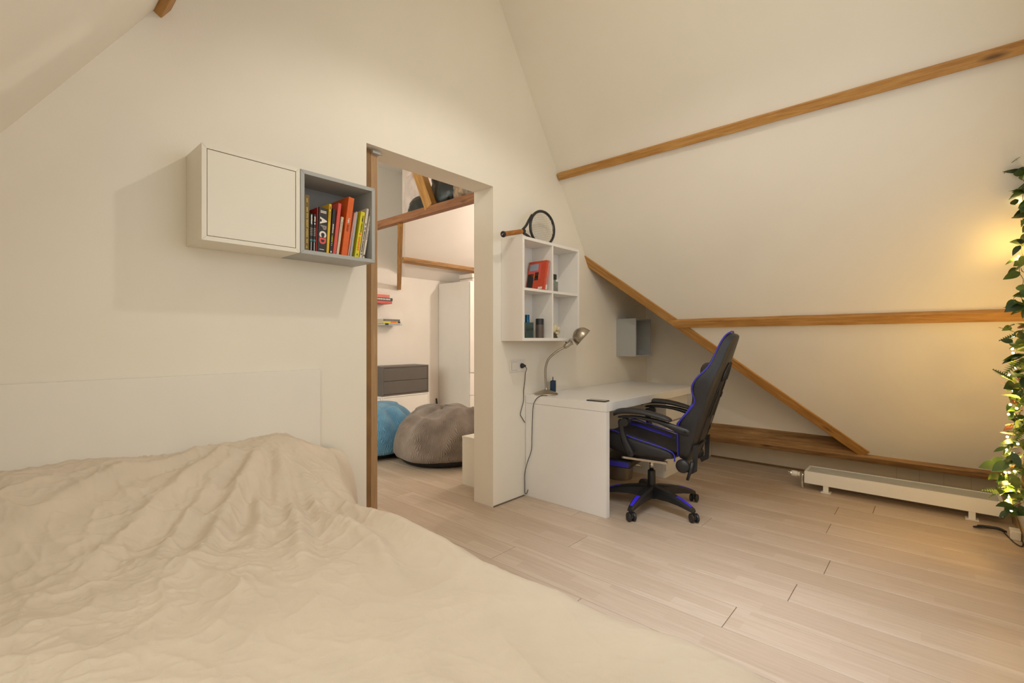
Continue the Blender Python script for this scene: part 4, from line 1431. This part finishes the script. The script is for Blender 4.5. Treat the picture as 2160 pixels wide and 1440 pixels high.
drawer_unit('dark grey cabinet of two wide drawers on top of the white units', 3.345, 4.07, 0.448, 0.822, 'darkc', 2)
drawer_unit('long white low cabinet under the dark grey drawers, behind the beanbags', 3.345, 4.085, 0.07, 0.446, 'white', 1, gap='greyc')
drawer_unit('white low cabinet left of the long one, mostly behind the plywood door', 2.60, 3.340, 0.07, 0.446, 'white', 1, gap='greyc')
for o in list(bpy.data.objects):
    if o.name.startswith('drawer_cabinet') and abs(o.location.z - 0.07) < 1e-3:
        for dy in (-.3, .3):
            obj('foot', bx(-3.15, -2.93, o.location.y + dy - .02, o.location.y + dy + .02, 0, .07), 'white', o)

# wardrobe
t = thing('wardrobe', 'tall white wardrobe in the next room with a bright upper door', 'wardrobe', (-2.86, 5.0, 0))
bm = BM()
box(bm, -3.195, -2.545, 4.505, 5.50, 0, 1.985)
obj('body', bm, 'white', t)
obj('upper_door', bx(-2.543, -2.522, 4.512, 5.0, 0.705, 1.98, bev=.001), 'plate_w', t)
obj('upper_door', bx(-2.543, -2.522, 5.004, 5.49, 0.705, 1.98, bev=.001), 'plate_w', t)
obj('drawer', bx(-2.543, -2.524, 4.512, 5.49, 0.39, 0.695, bev=.001), 'white', t)
obj('drawer', bx(-2.543, -2.524, 4.512, 5.49, 0.06, 0.384, bev=.001), 'white', t)
for k, (lab, z0, z1, y0) in enumerate((('lower white folded blanket on top of the wardrobe', 1.985, 2.035, 4.60), ('upper white folded blanket on top of the wardrobe', 2.036, 2.10, 4.585))):
    tag(obj('folded_blanket', bx(-2.85, -2.56, y0, 5.1, z0, z1, bev=.02, seg=3), 'linen', None, smooth=True), lab, 'blanket', 'linen on the wardrobe')

# low white box against the back of the bedroom wall
t = thing('low_cabinet', 'low white box cabinet just inside the next room, right of the doorway', 'cabinet', (-.38, 2.95, 0))
obj('body', bx(-0.562, -0.195, 2.587, 3.32, 0.0, 0.372), 'cream', t)
obj('top_panel', bx(-0.564, -0.194, 2.585, 3.322, 0.3725, 0.388, bev=.001), 'cream', t)

# invisible-bracket book stacks on the far wall
def flat_book(label, y0, y1, z0, z1, depth, col, group, ink=None, rot=0.0, block=None):
    x1 = XF + depth
    yc = (y0 + y1) / 2
    t = thing('book', label, 'book', (XF + depth / 2, yc, z0), math.radians(rot), group)
    h = z1 - z0
    hw = (y1 - y0) / 2
    m = book_mat(col)
    bm = BM()
    box(bm, -depth / 2 + .001, depth / 2, -hw, hw, 0, .002)
    box(bm, -depth / 2 + .001, depth / 2, -hw, hw, h - .002, h)
    box(bm, depth / 2 - .002, depth / 2 + .001, -hw, hw, 0, h)
    obj('cover', bm, m, t, world=False)
    obj('pages', bx(-depth / 2 + .003, depth / 2 - .002, -hw + .003, hw - .003, .002, h - .002), 'paper', t, world=False)
    if ink:
        bm = BM()
        rr = random.Random(int(y0 * 1000))
        y = -hw * .8
        while y < hw * .75:
            wd = rr.uniform(.008, .016)
            box(bm, depth / 2 + .0008, depth / 2 + .0016, y, y + wd, h * .25, h * .75)
            y += wd + .007
        obj('small_print', bm, ink, t, world=False, kind='stuff')
    if block:
        for (a, b, mt) in block:
            obj('spine_block', bx(depth / 2 + .0008, depth / 2 + .0018, -hw + 2 * hw * a, -hw + 2 * hw * b, h * .08, h * .92), mt, t, world=False)
    return t


G1 = 'upper stack of books on the far wall'
G2 = 'lower stack of books on the far wall'
flat_book('bottom coral red book of the upper wall stack in the next room', 3.30, 3.57, 1.632, 1.668, 0.19, (0.50, 0.085, 0.06), G1, 'red_ink')
flat_book('black book with white letters in the middle of the upper wall stack', 3.29, 3.575, 1.6685, 1.706, 0.195, (0.02, 0.02, 0.024), G1, 'white_ink')
flat_book('top salmon red book of the upper wall stack in the next room', 3.27, 3.54, 1.7065, 1.748, 0.18, (0.68, 0.16, 0.12), G1)
flat_book('pale blue book with a black block at the bottom of the lower wall stack', 3.455, 3.72, 1.352, 1.380, 0.195, (0.46, 0.53, 0.56), G2, 'grey_ink', 0, [(.02, .22, 'black_ink')])
flat_book('bright yellow and orange book in the middle of the lower wall stack', 3.435, 3.70, 1.3805, 1.405, 0.19, (0.62, 0.55, 0.02), G2, None, 0, [(.42, .78, 'orange_ink'), (.84, .99, 'black_ink')])
flat_book('grey violet book on top of the yellow one in the lower wall stack', 3.445, 3.695, 1.4055, 1.432, 0.185, (0.10, 0.085, 0.12), G2, 'grey_ink')

# bags on the tie beam
def lumpy(name, label, c, r, squash, mat, amp, freq, seed, cat='bag', group='bags stored above the tie beam', zmin=None):
    bm = BM()
    bmesh.ops.create_icosphere(bm, subdivisions=4, radius=1.0)
    for v in bm.verts:
        d = v.co.normalized()
        n = noise.noise(d * freq + V((seed, 0, 0))) + 0.5 * noise.noise(d * freq * 2.3 + V((0, seed, 0)))
        k = r * (1 + amp * n)
        v.co = V((d.x * squash[0] * k, d.y * squash[1] * k, d.z * squash[2] * k))
        if zmin is not None and v.co.z < zmin:
            v.co.z = zmin + (v.co.z - zmin) * 0.1
        v.co += V(c)
    return tag(obj(name, bm, mat, None, smooth=True), label, cat, group)


lumpy('storage_bag', 'pinkish white stuffed bag left of the slanting post above the tie beam', (-1.70, 2.945, 2.63), 0.20, (0.72, 0.30, 1.22), 'clearbag', 0.22, 1.8, 3.3, zmin=-0.21)
lumpy('storage_bag', 'small black bag lying on the tie beam in front of the white bag', (-1.50, 2.885, 2.475), 0.15, (1.35, 0.32, 0.75), 'blackbag', 0.3, 1.7, 9.1, zmin=-0.06)
lumpy('storage_bag', 'large black bin bag right of the slanting post above the tie beam', (-1.13, 2.90, 2.60), 0.23, (0.85, 0.34, 1.0), 'blackbag', 0.25, 1.8, 5.7, zmin=-0.185)
lumpy('storage_bag', 'see-through bag of brown clothes at the right end of the tie beam', (-0.80, 2.90, 2.545), 0.21, (1.15, 0.36, 0.85), 'mixbag', 0.25, 2.6, 1.9, zmin=-0.13)
tag(obj('loft_board', bx(-2.0, -WT, 2.84, 2.925, 2.400, 2.413), 'beam3', None), 'narrow board behind the tie beam carrying the stored bags', 'board')

# bean bags
def beanbag(label, c, r, h, mat, seed, top, knot=0.4):
    t = thing('beanbag', label, 'beanbag', c, 0, 'beanbags in the next room')
    bm = BM()
    NA = 160
    prof = spline([(0.86, 0, .105), (0.955, 0, .135), (1.0, 0, .24), (0.985, 0, .42), (0.92, 0, .60), (0.80, 0, .76), (0.60, 0, .89), (0.36, 0, .965), (0.14, 0, 1.0), (0.03, 0, .985)], 7)
    rows = []
    for p in prof:
        row = []
        for j in range(NA):
            a = 2 * PI * j / NA
            ca, sa = math.cos(a), math.sin(a)
            rad, z = p.x, p.z
            up = max(0.0, z - 0.35) / 0.65
            warp = noise.noise(V((ca * 1.3 + seed, sa * 1.3, z * 1.5)))
            pl = 0.0
            for q, (ac, wd, am) in enumerate(((0.3, .30, 1.0), (1.25, .22, .8), (2.3, .34, 1.0), (3.3, .22, .9), (4.05, .18, .9), (4.75, .26, 1.0), (5.6, .22, .8))):
                d = (a - ac - seed + 0.35 * warp - 0.25 * up + PI) % (2 * PI) - PI
                pl -= am * math.exp(-(d / wd) ** 2)
            k = 1 + 0.05 * warp + 0.15 * pl * up ** 1.2 + 0.02 * noise.noise(V((ca * 5, sa * 5, z * 5 + seed)))
            zz = z * h * (1 + 0.13 * noise.noise(V((ca * rad * 1.5 + seed * 2, sa * rad * 1.5, 0.3)))) + 0.16 * pl * h * up * min(1.0, 2.0 * (1 - up) + 0.25) * rad
            if z > .9:
                zz += 0.035 * h * math.cos(3 * a + seed)
            row.append((ca * rad * r * k + top[0] * z * z * r, sa * rad * r * k + top[1] * z * z * r, zz))
        rows.append(row)
    vs = [[bm.verts.new(V(p) + V(c)) for p in row] for row in rows]
    for r0, r1 in zip(vs, vs[1:]):
        for j in range(NA):
            bm.faces.new([r0[j], r0[(j + 1) % NA], r1[(j + 1) % NA], r1[j]])
    bm.faces.new(vs[-1])
    bm.faces.new(vs[0][::-1])
    obj('cover', bm, mat, t, smooth=True)
    prof = [(0, 0), (r * 0.70, 0), (r * 0.80, 0.012), (r * 0.90, 0.065), (r * 0.86, 0.085), (0, 0.085)]
    obj('base', lathe(BM(), prof, c, n=64), 'bagbase', t, smooth=True)
    return t


beanbag('large taupe corduroy beanbag seen through the doorway', (-1.32, 3.03, 0), 0.50, 0.54, 'baggrey', 0.6, (-0.04, 0.02))
beanbag('blue corduroy beanbag half hidden behind the plywood door', (-2.16, 2.68, 0), 0.56, 0.52, 'bagblue', 2.2, (0.03, 0.0))

# small dark bag hanging by the wardrobe
tag(obj('appliance_cable', tube(BM(), spline([(-3.17, 4.44, 0.30), (-3.17, 4.45, 0.2), (-3.16, 4.44, 0.1), (-3.15, 4.46, 0.005)], 5), [0.012] * 16, 8), 'black', None, smooth=True), 'thick black cord hanging in the gap beside the wardrobe', 'cord')

# ------------------------------------------------------------------ garland on the right wall
def leaf_mesh(name, L, W, mat, curl=0.25, n=5, notch=0.0):
    bm = BM()
    mid, lf, rt = [], [], []
    for i in range(n + 1):
        u = i / n
        w = W * (math.sin(PI * min(1, u ** 0.75)) ** 0.9) * 0.5 if 0 < u < 1 else 0.0
        z = -curl * L * u * u
        mid.append(bm.verts.new((u * L, 0, z)))
        if 0 < u < 1:
            zz = z + 0.18 * w
            lf.append(bm.verts.new((u * L - notch * L, w, zz)))
            rt.append(bm.verts.new((u * L - notch * L, -w, zz)))
    for S_, sgn in ((lf, 1), (rt, -1)):
        bm.faces.new([mid[0], mid[1], S_[0]][::sgn])
        for i in range(n - 2):
            bm.faces.new([mid[i + 1], mid[i + 2], S_[i + 1], S_[i]][::sgn])
        bm.faces.new([mid[n - 1], mid[n], S_[n - 2]][::sgn])
    me = bpy.data.meshes.new(name)
    bm.to_mesh(me); bm.free()
    for p in me.polygons:
        p.use_smooth = True
    me.materials.append(M[mat])
    return me


def fern_mesh(name, L, mat):
    bm = BM()
    tube(bm, [(0, 0, 0), (L * .5, 0, -.01 * L), (L, 0, -.15 * L)], 0.0012, 4)
    n = 11
    for i in range(1, n):
        u = i / n
        w = L * 0.20 * math.sin(PI * (0.15 + 0.85 * u)) + 0.004
        z = -.15 * L * u * u
        for sg in (-1, 1):
            a = bm.verts.new((u * L - .006, 0, z)); b = bm.verts.new((u * L + .008, sg * w * .55, z + .002))
            c_ = bm.verts.new((u * L + .012, sg * w, z - .003)); d_ = bm.verts.new((u * L + .008, 0, z))
            bm.faces.new([a, b, c_, d_])
    me = bpy.data.meshes.new(name)
    bm.to_mesh(me); bm.free()
    me.materials.append(M[mat])
    return me


LEAVES = [leaf_mesh('leaf', .105, .062, 'leaf'), leaf_mesh('leaf', .085, .055, 'leaf2', .35), leaf_mesh('leaf', .12, .05, 'leaf3', .2), leaf_mesh('leaf', .07, .05, 'leaf', .4), leaf_mesh('leaf', .06, .035, 'leaf4', .3), leaf_mesh('leaf', .10, .07, 'leaf3', .3)]
FERN = [fern_mesh('fern_frond', .15, 'leaf2'), fern_mesh('fern_frond', .13, 'leaf')]
GY = 3.50
gpts = spline([(2.648, GY - .06, 2.30), (2.640, GY - .03, 2.05), (2.652, GY, 1.80), (2.640, GY + .02, 1.50), (2.646, GY - .01, 1.25), (2.640, GY + .02, 1.0), (2.636, GY, .75), (2.628, GY + .01, .55), (2.622, GY, .42), (2.632, GY - .03, .32)], 10)
gar = thing('leaf_garland', 'green artificial leaf garland hanging on the right wall, lit by fairy lights', 'garland', (2.64, GY, 0.3))
obj('vine', tube(BM(), gpts, 0.005, 6), 'stem', gar, smooth=True)
rnd = random.Random(5)
gb = V((2.64, GY, 0.3))
for k in range(290):
    i = rnd.randrange(len(gpts))
    p = gpts[i]
    low = 1.0 - min(1, max(0, (p.z - .3) / 1.7))
    if p.z > 1.45 and rnd.random() < 0.5:
        continue
    spread = 0.020 + 0.028 * low
    q = p + V((-abs(rnd.gauss(0, spread * .75)), rnd.gauss(0, spread), rnd.gauss(0, .03)))
    q.x = min(q.x, XW - 0.02)
    me = FERN[rnd.randrange(2)] if rnd.random() < 0.10 else LEAVES[rnd.choice((0, 0, 1, 1, 2, 3, 3, 4, 5))]
    dirv = V((-0.55 + rnd.gauss(0, .45), rnd.gauss(-.15, .7), rnd.gauss(-.25, .6))).normalized()
    o = link('fern_frond' if me in FERN else 'leaf', me)
    quat = dirv.to_track_quat('X', 'Z')
    from mathutils import Quaternion
    quat = quat @ Quaternion((1, 0, 0), rnd.uniform(-1.1, 1.1))
    sc = rnd.uniform(.5, .85)
    if q.x + dirv.x * .1 * sc > XW - .012:
        dirv.x = -abs(dirv.x)
        quat = dirv.to_track_quat('X', 'Z')
    mw = Matrix.Translation(q - gb) @ quat.to_matrix().to_4x4() @ Matrix.Scale(sc, 4)
    o.parent = gar
    o.matrix_local = mw

# fairy lights threaded through the garland
fl = thing('fairy_lights', 'string of glowing warm white fairy lights wound through the leaf garland', 'fairy lights', (2.62, GY, 0.3))
wire = []
for k, p in enumerate(gpts):
    a = k * 0.75
    r = 0.028 + (0.03 if p.z < 1.2 else 0)
    wire.append(p + V((-.012 - r * .6 * abs(math.cos(a)), r * math.sin(a), 0)))
obj('wire', tube(BM(), spline(wire, 2), 0.0012, 5), 'stem', fl, smooth=True)
bulb_me = None
nb = 0
spots = [w for w in wire if w.z > 1.2][::9] + [w for w in wire if w.z <= 1.2][::2]
for w in spots:
    p = w + V((-.018, rnd.gauss(0, .012), rnd.gauss(0, .015)))
    if bulb_me is None:
        o = obj('fairy_bulb', blob(BM(), (0, 0, 0), 0.0055, 10), 'bulb', None, world=False, smooth=True)
        bulb_me = o.data
        o.parent = fl
        if 'mw' in o:
            del o['mw']
    else:
        o = link('fairy_bulb', bulb_me)
        o.parent = fl
    o.location = p - V((2.62, GY, 0.3))
    if nb % 3 == 0:
        lamp('fairy_glow', 'POINT', p + V((-.012, 0, 0)), *LIGHTS['fairy_glow'], 0.006)
    nb += 1

# cables and plug by the garland
tag(obj('black_cable', tube(BM(), spline([(2.60, 4.12, .006), (2.55, 4.13, .02), (2.50, 4.12, .012), (2.47, 4.10, .008), (2.50, 4.085, .014), (2.56, 4.09, .022), (2.61, 4.10, .012), (2.58, 4.115, .024), (2.51, 4.11, .022), (2.49, 4.095, .02), (2.55, 4.08, .03), (2.61, 4.085, .02)], 8), 0.0045, 6), 'black', None, smooth=True), 'bundled black cable on the floor beside the right end of the radiator', 'cable')
tag(obj('loose_cable', tube(BM(), spline([(2.60, 4.09, .01), (2.62, 4.0, .004), (2.635, 3.93, .004), (2.655, 3.90, .004), (2.667, 3.97, .006), (2.66, 4.03, .01)], 8), 0.003, 6), 'black', None, smooth=True), 'thin black cable looping on the floor along the skirting', 'cable')
tag(obj('brown_cord', tube(BM(), spline([(2.655, 4.30, .02), (2.64, 4.45, .16), (2.625, 4.40, .27), (2.64, 4.2, .29), (2.655, 4.0, .30), (2.652, 4.28, .12), (2.66, 4.12, .09), (2.66, 3.85, .06)], 8), 0.0028, 6), 'stem', None, smooth=True), 'thin brown lighting cord rising from behind the radiator to the garland', 'cable')
t = thing('power_adapter', 'small white plug adapter on the floor against the right wall', 'adapter', (2.65, 4.05, 0))
obj('body', bx(2.618, 2.664, 4.0, 4.075, 0.0, 0.055, bev=.006), 'plate_w', t)
obj('pins', tube(BM(), [(2.625, 4.076, .03), (2.625, 4.10, .03)], 0.003, 6), 'chrome', t)
